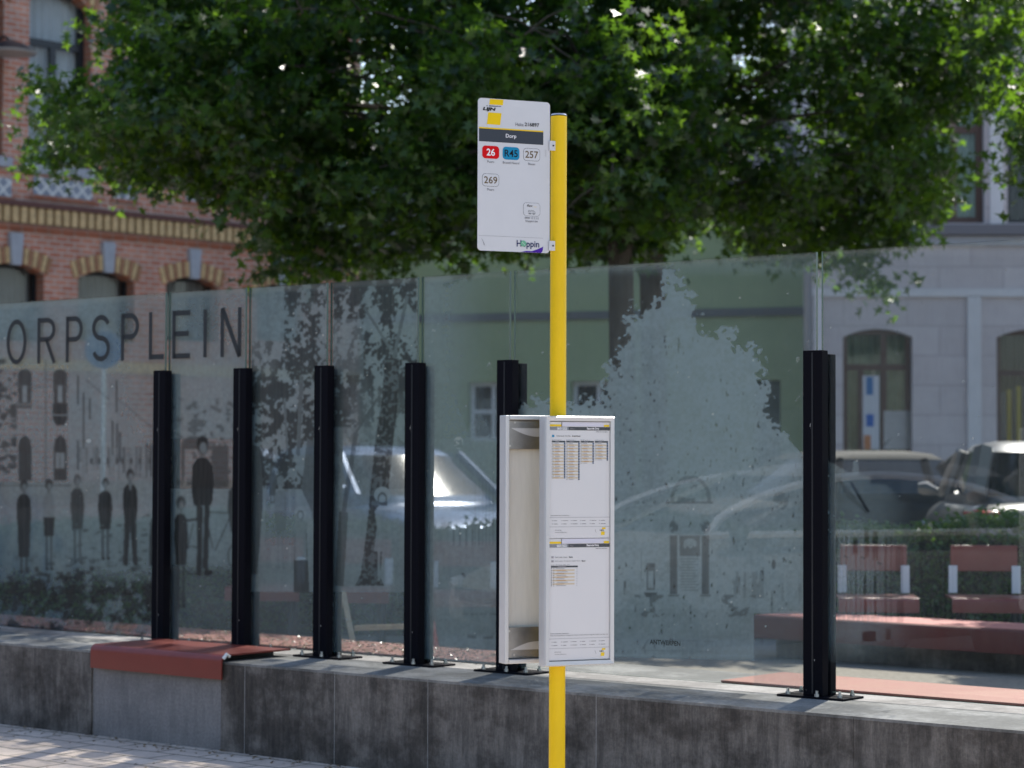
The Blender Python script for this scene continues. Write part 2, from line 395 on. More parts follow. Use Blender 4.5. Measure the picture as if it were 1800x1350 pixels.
# ------------------------------------------------------------ etched artwork of the glass (canvas in plane units)
X0C, X1C, Y0C, Y1C = -420, 2120, 400, 1300
HC, WC = Y1C - Y0C, X1C - X0C
fro = np.zeros((HC, WC), np.float32); ink = np.zeros((HC, WC), np.float32); wht = np.zeros((HC, WC), np.float32)
YY, XX = np.mgrid[Y0C:Y1C, X0C:X1C].astype(np.float32)
def nz(cell, seed, oct=3, sx=1.0, sy=1.0):
    r_ = np.random.default_rng(seed); out = np.zeros((HC, WC), np.float32); amp = 1; tot = 0
    for k in range(oct):
        cx, cy = cell * sx / 2 ** k, cell * sy / 2 ** k
        gw, gh = int(WC / cx) + 3, int(HC / cy) + 3
        G = r_.random((gh, gw)).astype(np.float32)
        u = (XX - X0C) / cx; v = (YY - Y0C) / cy
        i = u.astype(int); j = v.astype(int); fu = u - i; fv = v - j
        fu = fu * fu * (3 - 2 * fu); fv = fv * fv * (3 - 2 * fv)
        out += amp * (G[j, i] * (1 - fu) * (1 - fv) + G[j, i + 1] * fu * (1 - fv) + G[j + 1, i] * (1 - fu) * fv + G[j + 1, i + 1] * fu * fv)
        tot += amp; amp *= .55
    return out / tot
def sm(a, b, x): 
    t_ = np.clip((x - a) / (b - a), 0, 1); return t_ * t_ * (3 - 2 * t_)
def pmask(pts, soft=0.0):
    xs = [p[0] for p in pts]; ys = [p[1] for p in pts]
    m = np.zeros((HC, WC), bool)
    ya, yb = max(Y0C, int(min(ys)) - 1), min(Y1C, int(max(ys)) + 2); xa, xb = max(X0C, int(min(xs)) - 1), min(X1C, int(max(xs)) + 2)
    if ya >= yb or xa >= xb: return m
    sl_ = (slice(ya - Y0C, yb - Y0C), slice(xa - X0C, xb - X0C)); x = XX[sl_]; y = YY[sl_]; ins = np.zeros(x.shape, bool)
    n = len(pts)
    for i in range(n):
        x1, y1 = pts[i]; x2, y2 = pts[(i + 1) % n]
        if y1 == y2: continue
        c = ((y1 > y) != (y2 > y)) & (x < (x2 - x1) * (y - y1) / (y2 - y1) + x1)
        ins ^= c
    m[sl_] = ins
    return m
def rect(x0, y0, x1, y1): return pmask([(x0, y0), (x1, y0), (x1, y1), (x0, y1)])
def ell(cx, cy, rx, ry):
    return ((XX - cx) / rx) ** 2 + ((YY - cy) / ry) ** 2 < 1
def line(x1, y1, x2, y2, w_):
    dx, dy = x2 - x1, y2 - y1; L = math.hypot(dx, dy) or 1; nx, ny = -dy / L * w_ / 2, dx / L * w_ / 2
    return pmask([(x1 + nx, y1 + ny), (x2 + nx, y2 + ny), (x2 - nx, y2 - ny), (x1 - nx, y1 - ny)])
def I(m, v, clear=False):
    ink[m] = v
def FR(m, v): fro[m] = v
n_big = nz(120, 1, 3); n_mid = nz(36, 2, 4); n_leaf = nz(9, 3, 3, 1.1, .9); n_fine = nz(5, 4, 2); n_str = nz(14, 5, 3, .5, 3.5)
pan = [WF.o for _ in range(0)]
P1 = XX < 294; P2 = (XX >= 294) & (XX < 436); P3 = (XX >= 436) & (XX < 579); P4 = (XX >= 579) & (XX < 739)
P5 = (XX >= 739) & (XX < 901); P6 = (XX >= 901) & (XX < 1441); P7 = XX >= 1441
# --- lettered panes
f1 = .62 + .18 * sm(640, 520, YY) * sm(260, 60, XX) - .26 * sm(150, 270, XX) * sm(900, 700, YY) + .25 * (n_big - .5)
f1 = np.where(YY > 860, np.maximum(f1, .42), f1)
grd = sm(985, 1035, YY)
f1 = f1 * (1 - grd) + grd * (.08 + .40 * sm(.45, .62, nz(18, 41, 4)))
fro = np.where(P1, f1, fro)
f2 = .56 + .2 * (n_big - .5) + .1 * sm(560, 660, YY) - .35 * sm(985, 1010, YY)
fro = np.where(P2, f2, fro)
lf = (n_leaf * .6 + n_mid * .4)
lf2 = .5 * nz(20, 51, 4) + .5 * n_leaf; ink = np.where(P1 & (YY > 960) & (lf2 > .56) & (XX < 290), .50 * sm(960, 1010, YY), ink)
ink = np.where(P1 & (XX < 30) & (YY > 630) & (YY < 850) & (lf > .5), .4, ink)
# facade of the etched house
fac = (XX > -200) & (XX < 122) & (YY > 640) & (YY < 850); fro = np.where(fac, .5, fro)
for cx in (-120, -62, 44, 106):
    I(pmask([(cx - 12, 690), (cx - 12, 656), (cx - 6, 650), (cx + 6, 650), (cx + 12, 656), (cx + 12, 690)]), .42)
    I(rect(cx - 11, 690, cx + 11, 710), .42); FR(rect(cx - 4, 678, cx + 4, 708), .7); I(rect(cx - 4, 678, cx + 4, 708), 0)
    I(rect(cx - 13, 712, cx + 13, 718), .35)
    I(pmask([(cx - 11, 845), (cx - 12, 790), (cx - 9, 772), (cx, 765), (cx + 9, 772), (cx + 12, 790), (cx + 11, 845)]), .45)
    if cx != 44: FR(rect(cx - 8, 796, cx + 8, 824), .65); I(rect(cx - 8, 796, cx + 8, 824), .05); I(rect(cx - 1, 796, cx + 1, 824), .3)
    else: FR(rect(cx - 9, 798, cx - 6, 824), .65); FR(rect(cx + 6, 798, cx + 9, 824), .65)
I(pmask([(93, 710), (119, 710), (119, 736), (112, 748), (99, 748), (93, 736)]), .48); FR(rect(93, 729, 119, 731), .7); I(rect(93, 729, 119, 731), 0)
I(rect(80, 632, 82, 850), .35); I(rect(-200, 680, 122, 681), .25); I(line(-200, 852, 125, 854, 2), .4)
for x, a, b in ((137, 660, 712), (147, 690, 736), (158, 700, 738), (137, 775, 826), (147, 700, 790), (205, 668, 726), (206, 745, 812), (211, 760, 812), (198, 740, 800), (258, 780, 840), (266, 780, 838)):
    I(rect(x - 1.2, a, x + 1.4, b), .45)
I(line(152, 668, 192, 702, 1.6), .35); I(line(205, 700, 290, 770, 1.4), .3); I(line(128, 476, 60, 600, 1), .0)
rr = random.Random(3)
for k in range(40):
    x = rr.uniform(130, 290); I(rect(x, 786, x + rr.choice([1, 1.6, 2.4]), 786 + rr.uniform(25, 60)), rr.uniform(.12, .4))
for k in range(9): 
    x = 160 + k * 14 + rr.uniform(-3, 3); I(rect(x, 806, x + 4, 816), .45)
def person_print(cx, top, bot, w_, v, coat=.62, light_top=False, legs='thin', torso_v=None):
    h = bot - top; hr = h * .050
    I(ell(cx, top + hr * 1.2, hr * .85, hr * 1.25), v * .8); FR(ell(cx + 1, top + hr * 1.7, hr * .55, hr * .9), .6); I(ell(cx + 1, top + hr * 1.7, hr * .5, hr * .8), v * .25)
    I(rect(cx - hr * .4, top + hr * 2.2, cx + hr * .4, top + hr * 3.6), v * .4)
    s = top + hr * 3.2; hip = top + h * coat
    body = pmask([(cx - w_ * .22, s), (cx - w_ * .45, s + h * .05), (cx - w_ * .5, s + h * .22), (cx - w_ * .42, top + h * .48), (cx - w_ * .36, hip), (cx + w_ * .36, hip), (cx + w_ * .45, top + h * .46), (cx + w_ * .5, s + h * .2), (cx + w_ * .42, s + h * .05), (cx + w_ * .2, s)])
    tv = v if torso_v is None else torso_v
    if light_top:
        FR(body & (YY < top + h * .42), .62); I(body & (YY < top + h * .42), .12); I(body & (YY >= top + h * .42), v)
    else: I(body, tv)
    lw = w_ * (.09 if legs == 'thin' else .2)
    for sg in (-1, 1):
        x0 = cx + sg * w_ * .18; x1 = cx + sg * w_ * (.18 if legs == 'thin' else .34)
        I(pmask([(x0 - lw, hip - 2), (x0 + lw, hip - 2), (x1 + lw * .7, bot - 3), (x1 - lw * .7, bot - 3)]), v * (.75 if legs == 'thin' else 1))
        I(ell(x1 + 1, bot - 2, w_ * .14, 2.4), v)
person_print(42, 843, 1007, 26, .62, .83)
person_print(86, 842, 1002, 22, .6, .63, True)
person_print(136, 834, 990, 25, .45, .62)
person_print(185, 840, 984, 25, .6, .63)
person_print(229, 824, 994, 26, .62, .56, legs='wide'); FR(pmask([(226, 852), (232, 852), (229, 866)]), .65); I(pmask([(226, 852), (232, 852), (229, 866)]), .05)
I(pmask([(262, 995), (263, 940), (266, 912), (270, 912), (274, 940), (276, 995)]), .5)
for k in range(46):
    x, y = rr.uniform(120, 290), rr.uniform(905, 1000); I(ell(x, y, rr.uniform(2, 7), rr.uniform(1, 2.2)), .35)
# man with bicycle
FR(P2 & (YY > 770) & (YY < 860), .38); I(P2 & (YY > 700) & (YY < 860) & (n_leaf > .6), .3)
I(pmask([(320, 860), (318, 790), (322, 772), (335, 766), (350, 768), (360, 775), (360, 788), (325, 790), (325, 830)]), .35)
I(P2 & (XX > 372) & (XX < 402) & (YY > 783) & (YY < 858), .35)
person_print(356, 766, 1012, 38, .66, .50, legs='thin')
for a in ((352, 890, 350, 1008, 9), (364, 890, 361, 1000, 9)): I(line(*a), .62)
I(ell(366, 1006, 9, 4), .66)
I(line(328, 915, 352, 912, 4), .55); I(line(340, 920, 330, 962, 2), .5); I(line(362, 905, 374, 965, 2), .5); I(line(406, 905, 378, 968, 2), .5); I(line(368, 900, 406, 902, 2), .5)
for cx, cy in ((338, 985), (418, 978)):
    ring = ell(cx, cy, 18, 26) & ~ell(cx, cy, 16, 23.5); I(ring, .5)
person_print(318, 872, 1068, 25, .56, .62)
person_print(418, 825, 1010, 36, .45, .6)
# foliage panes
fro = np.where(P3, .66 + .25 * (n_big - .5), fro); fro = np.where(P4, .64 + .25 * (n_big - .5), fro)
fol = (P3 | P4) & (YY < 860)
vert = nz(15, 9, 5, .9, 1.6); n_l2 = nz(5, 12, 2); n_big2 = nz(60, 13, 2)
ink = np.where(fol, .62 * sm(.475, .53, .50 * vert + .28 * n_l2 + .22 * n_big2) * (.55 + .45 * sm(.3, .6, n_big)), ink)
ink = np.where(P3 & (XX < 500) & (YY < 600), ink * .25, ink); fro = np.where(P3 & (XX < 520) & (YY < 720), fro + .06, fro)
ink = np.where(P4 & (XX < 640) & (YY > 560) & (YY < 660), ink * .6, ink)
ink = np.where(P4 & (YY > 750), ink * .4, ink)
fro = np.where(P4 & (YY > 780) & (YY < 900), .60, fro)
fro = np.where(P4 & (YY > 1040), .30 + .2 * n_mid, fro); fro = np.where(P3 & (YY > 1040), .22 + .15 * n_mid, fro)
trunk = pmask([(676, 630), (702, 630), (700, 700), (692, 770), (684, 850), (676, 930), (668, 1015), (676, 1030), (624, 1030), (634, 1010), (645, 930), (652, 850), (660, 770), (672, 700)])
I(trunk, .66); ink = np.where(trunk & (n_fine > .55), .42, ink)
I(line(664, 700, 626, 760, 4), .4); I(line(626, 760, 604, 900, 8), .4); I(line(604, 900, 596, 1030, 16), .45); I(line(690, 620, 640, 540, 5), .3); I(line(692, 630, 716, 520, 6), .32)
I(line(530, 660, 524, 800, 7), .36); I(line(500, 700, 505, 800, 4), .3)
def light_print(cx, top, bot, w_):
    h = bot - top; hr = h * .07
    FR(ell(cx, top + hr, hr * 1.3, hr * 1.2), .8); I(ell(cx, top + hr, hr * 1.3, hr * 1.2), 0); I(ell(cx, top + hr * 1.6, hr * .75, hr * 1.0) & ~ell(cx, top + hr * 1.7, hr * .5, hr * .75), .5)
    b = pmask([(cx - w_ * .2, top + hr * 2.7), (cx - w_ * .45, top + h * .25), (cx - w_ * .32, top + h * .42), (cx - w_ * .5, top + h * .68), (cx + w_ * .5, top + h * .68), (cx + w_ * .3, top + h * .42), (cx + w_ * .45, top + h * .25), (cx + w_ * .2, top + hr * 2.7)])
    FR(b, .62); I(b, .06)
    for sg in (-1, 1):
        l_ = line(cx + sg * w_ * .2, top + h * .68, cx + sg * w_ * .2, bot, w_ * .16); FR(l_, .6); I(l_, .05)
light_print(672, 858, 1022, 30); light_print(728, 850, 1020, 26)
I(pmask([(436, 780), (456, 785), (462, 850), (461, 900), (452, 1010), (436, 1010)]), .48)
person_print(479, 820, 885, 14, .5, .8); person_print(493, 836, 1000, 22, .2, .6)
for x in (468, 500, 512): FR(rect(x, 850, x + 8, 1000), .55)
FR(rect(466, 900, 520, 960), .52)
I(pmask([(540, 770), (552, 776), (560, 830), (575, 850), (578, 990), (560, 990), (548, 900), (530, 860)]), .38)
light_print(528, 892, 1010, 26); I(pmask([(516, 985), (541, 985), (544, 1042), (517, 1042)]), .6); I(line(518, 940, 518, 985, 1.5), .5); I(line(538, 930, 540, 985, 1.5), .5)
# pane with church and fence
f5 = .62 * sm(880, 745, XX) * .9 + .08; f5 = np.where(YY > 700, np.maximum(f5, .30 + .35 * sm(720, 960, YY)), f5)
chm = pmask([(745, 700), (800, 690), (822, 760), (838, 735), (842, 725), (858, 745), (862, 760), (872, 840), (885, 850), (885, 830), (901, 845), (901, 1230), (739, 1230)])
f5 = np.where((YY > 770) & (YY < 960), np.maximum(f5, .62), f5); f5 = np.where(chm, np.maximum(f5, .5), f5); fro = np.where(P5, f5, fro)
for k in range(11):
    x = 835 + k * 6.2; I(rect(x, 850 - k * 2, x + 1.8, 960), .18)
for k in range(5):
    x = 790 + k * 11; FR(pmask([(x, 960), (x, 932), (x + 3, 924), (x + 6, 932), (x + 6, 960)]), .72); I(rect(x + 7, 930, x + 8.6, 960), .3)
I(line(822, 770, 860, 850, 1.3), .15); I(line(792, 880, 868, 920, 1.5), .2); I(line(812, 1008, 818, 1014, 5), .55)
for k in range(4): I(rect(812 + k * 16, 1078, 824 + k * 16, 1082), .2)
I(pmask([(822, 1115), (838, 1118), (838, 1123), (822, 1121)]), .3); I(pmask([(850, 1120), (868, 1117), (868, 1123), (850, 1124)]), .3)
# large pane with the pale tree
f6 = .04 + .22 * sm(490, 470, YY) + .10 * n_big + .12 * sm(560, 460, YY) * sm(1180, 950, XX)
f6 = np.where(YY > 720, f6 + .04, f6)
fro = np.where(P6, f6, fro)
tree = [(901, 715), (960, 700), (1000, 715), (1030, 700), (1055, 722), (1068, 690), (1058, 650), (1085, 640), (1098, 600), (1105, 560), (1112, 520), (1120, 560), (1135, 545), (1160, 530), (1165, 500), (1178, 470), (1192, 480), (1200, 525), (1218, 505), (1228, 525), (1225, 560), (1240, 590), (1262, 590), (1282, 568), (1292, 600), (1300, 625), (1325, 600), (1340, 640), (1335, 660), (1352, 690), (1350, 715), (1340, 720), (1362, 745), (1395, 782), (1412, 800), (1441, 800), (1441, 1165), (901, 1150)]
T = pmask(tree)
# ragged leafy outline: distance proxy by blurring the mask
def blur(a, r_):
    k = np.ones(2 * r_ + 1, np.float32) / (2 * r_ + 1)
    a = np.apply_along_axis(lambda q: np.convolve(q, k, 'same'), 1, a); return np.apply_along_axis(lambda q: np.convolve(q, k, 'same'), 0, a)
sub = (slice(0, HC), slice(900 - X0C, 1442 - X0C))
Tb = np.zeros_like(fro); Tb[sub] = blur(blur(T[sub].astype(np.float32), 12), 9)
edge = Tb + (nz(7, 61, 2, 1.1, .9) - .5) * 2.3 + (n_mid - .5) * .8
Tm = (np.where(YY < 770, ((edge > .5) & (Tb > .10)) | (Tb > .86), T) & P6)
Tm = Tm & ~((XX > 1345) & (YY < 1165) & (YY < 800) & (XX - 1345 > (YY - 720) * .95) & (YY > 715))
fro = np.where(Tm, .84 + .25 * (n_big - .5) + .16 * (n_mid - .5) + .14 * (n_leaf - .5), fro)
blk = Tm & (nz(7, 21, 2, .6, 1.5) > .80) & (n_mid > .42) & (YY > 590); fro = np.where(blk, .38, fro); ink = np.where(blk, .12, ink)
fro = np.where(P6 & (YY > 1150) & Tm, fro * sm(1178, 1150, YY) + .15, fro)
fro = np.where(P6 & (XX > 1325) & (YY > 1078) , .30, fro)
arch = ell(1214, 880, 36, 44) & (YY < 882); I(arch & ~ell(1214, 880, 30, 37), .32); I(rect(1172, 882, 1254, 886), .35); I(arch & (n_leaf > .55), .28); I(rect(1205, 838, 1222, 846), .3)
for x0, x1 in ((1178, 1191), (1234, 1247)):
    I(rect(x0, 942, x1, 1045), .48); I(ell((x0 + x1) / 2, 926, 8, 12) & (n_fine > .4), .4); I(rect(x0 - 3, 1046, x1 + 3, 1049), .4)
I(rect(1195, 942, 1231, 978), .42); e_ = ell(1213, 957, 12, 11) & (n_leaf > .45); FR(e_, .8); I(e_, .05)
for k in range(12): I(rect(1196 + (k % 3), 982 + k * 5, 1229 - (k * 5) % 9, 984 + k * 5), .26)
I(rect(1137, 990, 1152, 1038) & ~rect(1140, 1004, 1149, 1034), .4); I(ell(1145, 994, 7, 4), .5); I(pmask([(1132, 1042), (1156, 1042), (1151, 1050), (1136, 1050)]), .5)
I(line(1127, 970, 1127, 1022, 1.6), .35); I(rect(1097, 1022, 1101, 1046) & (n_fine > .4), .5)
for cx in (1298, 1340):
    I(rect(cx - 3, 1003, cx + 3, 1046) & (n_leaf > .42), .55); I(rect(cx - 18, 1006, cx + 14, 1052) & (n_str > .56), .22)
I(rect(1374, 1010, 1410, 1058) & (n_str > .56), .16); I(ell(1360, 992, 3.4, 9), .5); I(line(1357, 1038, 1357, 1078, 3), .25); I(ell(1372, 880, 14, 16) & (n_leaf > .45), .25)
lv = (YY > 1045) & (YY < 1085) & (((XX > 1115) & (XX < 1185)) | ((XX > 1268) & (XX < 1330))) & (n_leaf > .58); I(lv, .38)
I(line(1128, 1142, 1140, 1124, 2), .3); I(line(1140, 1124, 1262, 1128, 1.6), .25); I(line(1130, 1143, 1262, 1146, 1.6), .2)
for k in range(20): I(rect(1200 + k * 3.4, 1130, 1201.4 + k * 3.4, 1160), .16)
fro = np.where(Tm & (YY > 1070), fro * .92, fro)
# pane with houses, right
fd = sm(1650, 1490, XX)
sky7 = pmask([(1441, 800), (1470, 818), (1498, 834), (1500, 812), (1504, 808), (1508, 812), (1510, 834), (1528, 836), (1530, 850), (1556, 852), (1570, 862), (1585, 880), (1604, 900), (1640, 915), (1700, 930), (1700, 1165), (1441, 1165)])
f7 = .03 + .10 * sm(620, 560, YY) * sm(1720, 1500, XX) + .06 * n_big
f7 = np.where(sky7, .04 + .42 * fd ** 1.3 * (.7 + .6 * n_mid), f7); f7 = np.where(YY > 1095, f7 * sm(1190, 1110, YY), f7)
fro = np.where(P7, f7, fro)
for x, w_, a, b in ((1520, 8, 930, 980), (1534, 10, 932, 985), (1519, 4, 1012, 1045), (1537, 4, 1012, 1045), (1519, 5, 1050, 1095), (1537, 4, 1050, 1095), (1556, 3, 946, 1095), (1566, 2, 944, 1090), (1575, 9, 960, 1010), (1585, 3, 960, 1090), (1600, 10, 975, 1030), (1500, 8, 945, 975), (1516, 24, 1110, 1128), (1558, 8, 1105, 1125), (1577, 12, 1055, 1095)):
    mm = rect(x, a, x + w_, b); FR(mm, .08); I(mm, .22)
for k in range(7): I(line(1515 + k * 14, 905 + k * 4, 1580 + k * 9, 938 + k * 7, 1.2), .2 * (1 - k / 9))
for k in range(26):
    x = 1470 + k * 8.5; m_ = rect(x, 935 + k * 2.2, x + 1.2, 1095); FR(m_, .12)
I(pmask([(1470, 838), (1476, 842), (1518, 892), (1530, 905), (1522, 902), (1490, 875)]), .3); FR(pmask([(1492, 845), (1500, 850), (1530, 900), (1524, 903)]), .05)
for x, y in ((1487, 978), (1517, 980), (1546, 990)): I(line(x - 4, y - 1, x + 4, y + 2, 3), .5)
# dust: along the top edges, specks, dried drips, small web scars
topy = 535 - (XX) * (113 / 1800)
wht = np.maximum(wht, .16 * sm(14, 2, np.abs(YY - topy)) * (.4 + n_mid))
wht = np.maximum(wht, .012 + .05 * (nz(6, 31, 3, .5, 7) - .5))
for gp in gap_px:
    wht = np.maximum(wht, .22 * sm(9, 2, np.abs(XX - gp)))
for k in range(300):
    x, y = rr.uniform(-300, 1900), rr.uniform(450, 1160); s_ = rr.choice([.8, .8, 1.1, 1.6])
    ix, iy = int(x - X0C), int(y - Y0C); r_ = 3
    ss = (slice(max(0, iy - r_), iy + r_), slice(max(0, ix - r_), ix + r_))
    wht[ss] = np.where((XX[ss] - x) ** 2 + (YY[ss] - y) ** 2 < s_ * s_, rr.uniform(.3, .75), wht[ss])
for x, y in ((1402, 632), (1389, 652), (1407, 690), (1403, 700), (861, 640), (864, 648), (763, 582), (757, 604), (805, 776), (1058, 514)):
    for q in range(3): wht = np.maximum(wht, .55 * line(x + rr.uniform(-4, 4), y + rr.uniform(-5, 5), x + rr.uniform(-4, 4), y + rr.uniform(-5, 5), 1.1))
wht = np.where(ell(806, 778, 8, 11) & (n_fine > .55), .4, wht)
wht = np.where(ell(156, 775, 4.5, 3.5), .8, wht)
fro[:] = blur(fro, 1) * (.86 + .28 * n_fine); ink[:] = np.where(XX < 440, blur(ink, 2), blur(ink, 1)); fro = np.clip(fro, 0, .92); ink = np.clip(ink * np.where(P1 | P2, 1.75, 1.3), 0, .93)

# ------------------------------------------------------------ glass panes with the film
M_pane = glass_mat('clear_pane', (.93, .945, .94), 1.68); M_film = film_mat()
M_gedge = mat('glass_edge', (.03, .075, .065), .25)
M_letter = mat('letter_vinyl', (.018, .018, .018), .5)
def stroke(mb, pts, w_, y, m, closed=False):
    n = len(pts); L_ = []; R_ = []
    for i in range(n):
        if closed: a, b = pts[(i - 1) % n], pts[(i + 1) % n]
        else: a, b = pts[max(i - 1, 0)], pts[min(i + 1, n - 1)]
        dx, dz = b[0] - a[0], b[1] - a[1]; L = math.hypot(dx, dz) or 1
        nx, nz_ = -dz / L * w_ / 2, dx / L * w_ / 2
        L_.append((pts[i][0] + nx, y, pts[i][1] + nz_)); R_.append((pts[i][0] - nx, y, pts[i][1] - nz_))
    fs = [(i, (i + 1) % n, n + (i + 1) % n, n + i) for i in range(n if closed else n - 1)]
    mb.add(L_ + R_, fs, m)
def arcp(cx, cz, rx, rz, a0, a1, n=14): return [(cx + rx * math.cos(R(a0 + (a1 - a0) * k / n)), cz + rz * math.sin(R(a0 + (a1 - a0) * k / n))) for k in range(n + 1)]
def letter(mb, ch, x0, x1, z0, z1, w_, y, m):
    h = w_ / 2; a, b, c, d = x0 + h, x1 - h, z0 + h, z1 - h; mx, mz = (a + b) / 2, (c + d) / 2; W_ = b - a; H_ = d - c
    if ch == 'O': stroke(mb, arcp(mx, mz, W_ / 2, H_ / 2, 0, 360, 40)[:-1], w_, y, m, True)
    if ch == 'D': stroke(mb, [(a, d), (a, c)], w_, y, m); stroke(mb, [(a, d)] + arcp(a + W_ * .4, mz, W_ * .6, H_ / 2, 90, -90, 18) + [(a, c)], w_, y, m)
    if ch in 'LEIRPN': stroke(mb, [(a if ch != 'I' else mx, z1), (a if ch != 'I' else mx, z0)], w_, y, m)
    if ch == 'L': stroke(mb, [(a, c), (x1, c)], w_, y, m)
    if ch == 'E': stroke(mb, [(a, c), (x1, c)], w_, y, m); stroke(mb, [(a, d), (x1, d)], w_, y, m); stroke(mb, [(a, mz + .02 * H_), (x1 - .1 * W_, mz + .02 * H_)], w_, y, m)
    if ch == 'N': stroke(mb, [(b, z1), (b, z0)], w_, y, m); stroke(mb, [(a, z1), (b, z0)], w_ * 1.05, y, m)
    if ch in 'RP':
        q = .5 if ch == 'P' else .47; rz_ = H_ * q / 2
        stroke(mb, [(a, d)] + arcp(b - W_ * .45, d - rz_, W_ * .45, rz_, 90, -90, 14) + [(a, d - 2 * rz_)], w_, y, m)
        if ch == 'R': stroke(mb, [(mx, d - 2 * rz_), (x1 - h * .6, z0)], w_, y, m)
    if ch == 'S':
        r1 = H_ / 4
        stroke(mb, arcp(mx, d - r1, W_ / 2, r1, 20, 270, 18) + arcp(mx, c + r1, W_ / 2, r1, 90, -160, 18)[1:], w_, y, m)
LET = [('D', -62, -26), ('O', 12, 46), ('R', 66, 97), ('P', 116, 145), ('S', 162, 193), ('P', 213, 244), ('L', 262, 288), ('E', 303, 334), ('I', 357, 364), ('N', 388, 424)]
def let_y(px): return (564 - px * .0547 + (0), 641 - px * .0355)
glabs = ['far left glass pane whose lettering starts outside the picture', 'wide glass pane lettered ORPSPL with five etched standing figures', 'narrow glass pane lettered EIN with an etched man and bicycle',
         'narrow glass pane etched with hazy foliage and small figures', 'glass pane etched with a leaning tree trunk and a girl', 'narrow glass pane etched with a stepped church outline',
         'widest glass pane etched with a big pale leafy tree', 'clear glass pane at the right with faint etched house fronts']
GT, GB = 2.40, .478
def pane_obj(i, a, b):
    t_ = fthing('glass_panel', glabs[i], 'glass panel', WF, 'panes of the glass screen')
    mb = MB()
    vs = [(x, y, z) for z in (GB, GT) for y in (-.0075, .0075) for x in (a, b)]
    mb.add(vs, [(0, 1, 5, 4), (2, 6, 7, 3)], M_pane); mb.add(vs, [(0, 2, 3, 1), (4, 5, 7, 6), (0, 4, 6, 2), (1, 3, 7, 5)], M_gedge)
    mb.build('pane', t_)
    # film grid
    st = .0045; nx = int((b - a - .004) / st); nz_ = int((GT - GB - .004) / st)
    xs = np.linspace(a + .002, b - .002, nx); zs = np.linspace(GB + .002, GT - .002, nz_)
    gx_, gz = np.meshgrid(xs, zs)
    wx = WF.o.x + WF.x.x * gx_ + WF.y.x * .0098; wy = WF.o.y + WF.x.y * gx_ + WF.y.y * .0098
    cxyz = np.stack([wx, wy, gz - EYE], -1) @ np.array(CMI).T
    px = 900 - cxyz[..., 0] / cxyz[..., 2] * FPX; py = 675 + cxyz[..., 1] / cxyz[..., 2] * FPX
    ii = np.clip(px - X0C, 0, WC - 2); jj = np.clip(py - Y0C, 0, HC - 2); i0 = ii.astype(int); j0 = jj.astype(int); fu = ii - i0; fv = jj - j0
    def smp(A): return A[j0, i0] * (1 - fu) * (1 - fv) + A[j0, i0 + 1] * fu * (1 - fv) + A[j0 + 1, i0] * (1 - fu) * fv + A[j0 + 1, i0 + 1] * fu * fv
    colr = np.stack([smp(fro), smp(ink), smp(wht), np.ones_like(fu)], -1).reshape(-1, 4).astype(np.float32)
    co = np.stack([gx_, np.full_like(gx_, .0098), gz], -1).reshape(-1, 3).astype(np.float32)
    q = (np.arange(nz_ - 1)[:, None] * nx + np.arange(nx - 1)[None]).reshape(-1)
    fs = np.stack([q, q + 1, q + nx + 1, q + nx], -1).astype(np.int32)
    me = np_mesh('etched_film', co, fs.reshape(-1), 4); 
    at = me.color_attributes.new('print', 'FLOAT_COLOR', 'POINT'); at.data.foreach_set('color', colr.reshape(-1))
    me.materials.append(M_film)
    o = bpy.data.objects.new('etched_film', me); COL.objects.link(o); o.parent = t_
    # lettering
    mb = MB()
    for ch, p0, p1 in LET:
        y0, y1 = let_y((p0 + p1) / 2); xa, z1_ = WF.at(p0, y0, -.0088); xb, z0_ = WF.at(p1, y1, -.0088)
        if a < (xa + xb) / 2 < b: letter(mb, ch, max(xa, a + .006), min(xb, b - .006), z0_, z1_, .028, -.0088, M_letter)
    if mb.v: mb.build('lettering', t_)
    if i == 6:
        mb = MB(); M_et = mat('etched_lettering', (.02, .024, .026), .8)
        xa, z1_ = WF.at(1142, 1123, .0088); xb, z0_ = WF.at(1196, 1139, .0088); text(mb, 'ANTWERPEN', xa, xb, z0_ + .008, z1_ - .002, .0088, M_et, .02)
        mb.build('lettering', t_)
def np_mesh(name, co, loops, k, smooth=False):
    me = bpy.data.meshes.new(name); n = len(co); nf = len(loops) // k
    me.vertices.add(n); me.vertices.foreach_set('co', co.reshape(-1)); me.loops.add(len(loops)); me.loops.foreach_set('vertex_index', loops)
    me.polygons.add(nf); me.polygons.foreach_set('loop_start', np.arange(nf, dtype=np.int32) * k)
    try: me.polygons.foreach_set('loop_total', np.full(nf, k, np.int32))
    except Exception: pass
    me.update(calc_edges=True); me.validate()
    return me
for i in range(len(gx)):
    if i == 0: continue
    pane_obj(i, gx[i - 1] + .014, gx[i] - .014)

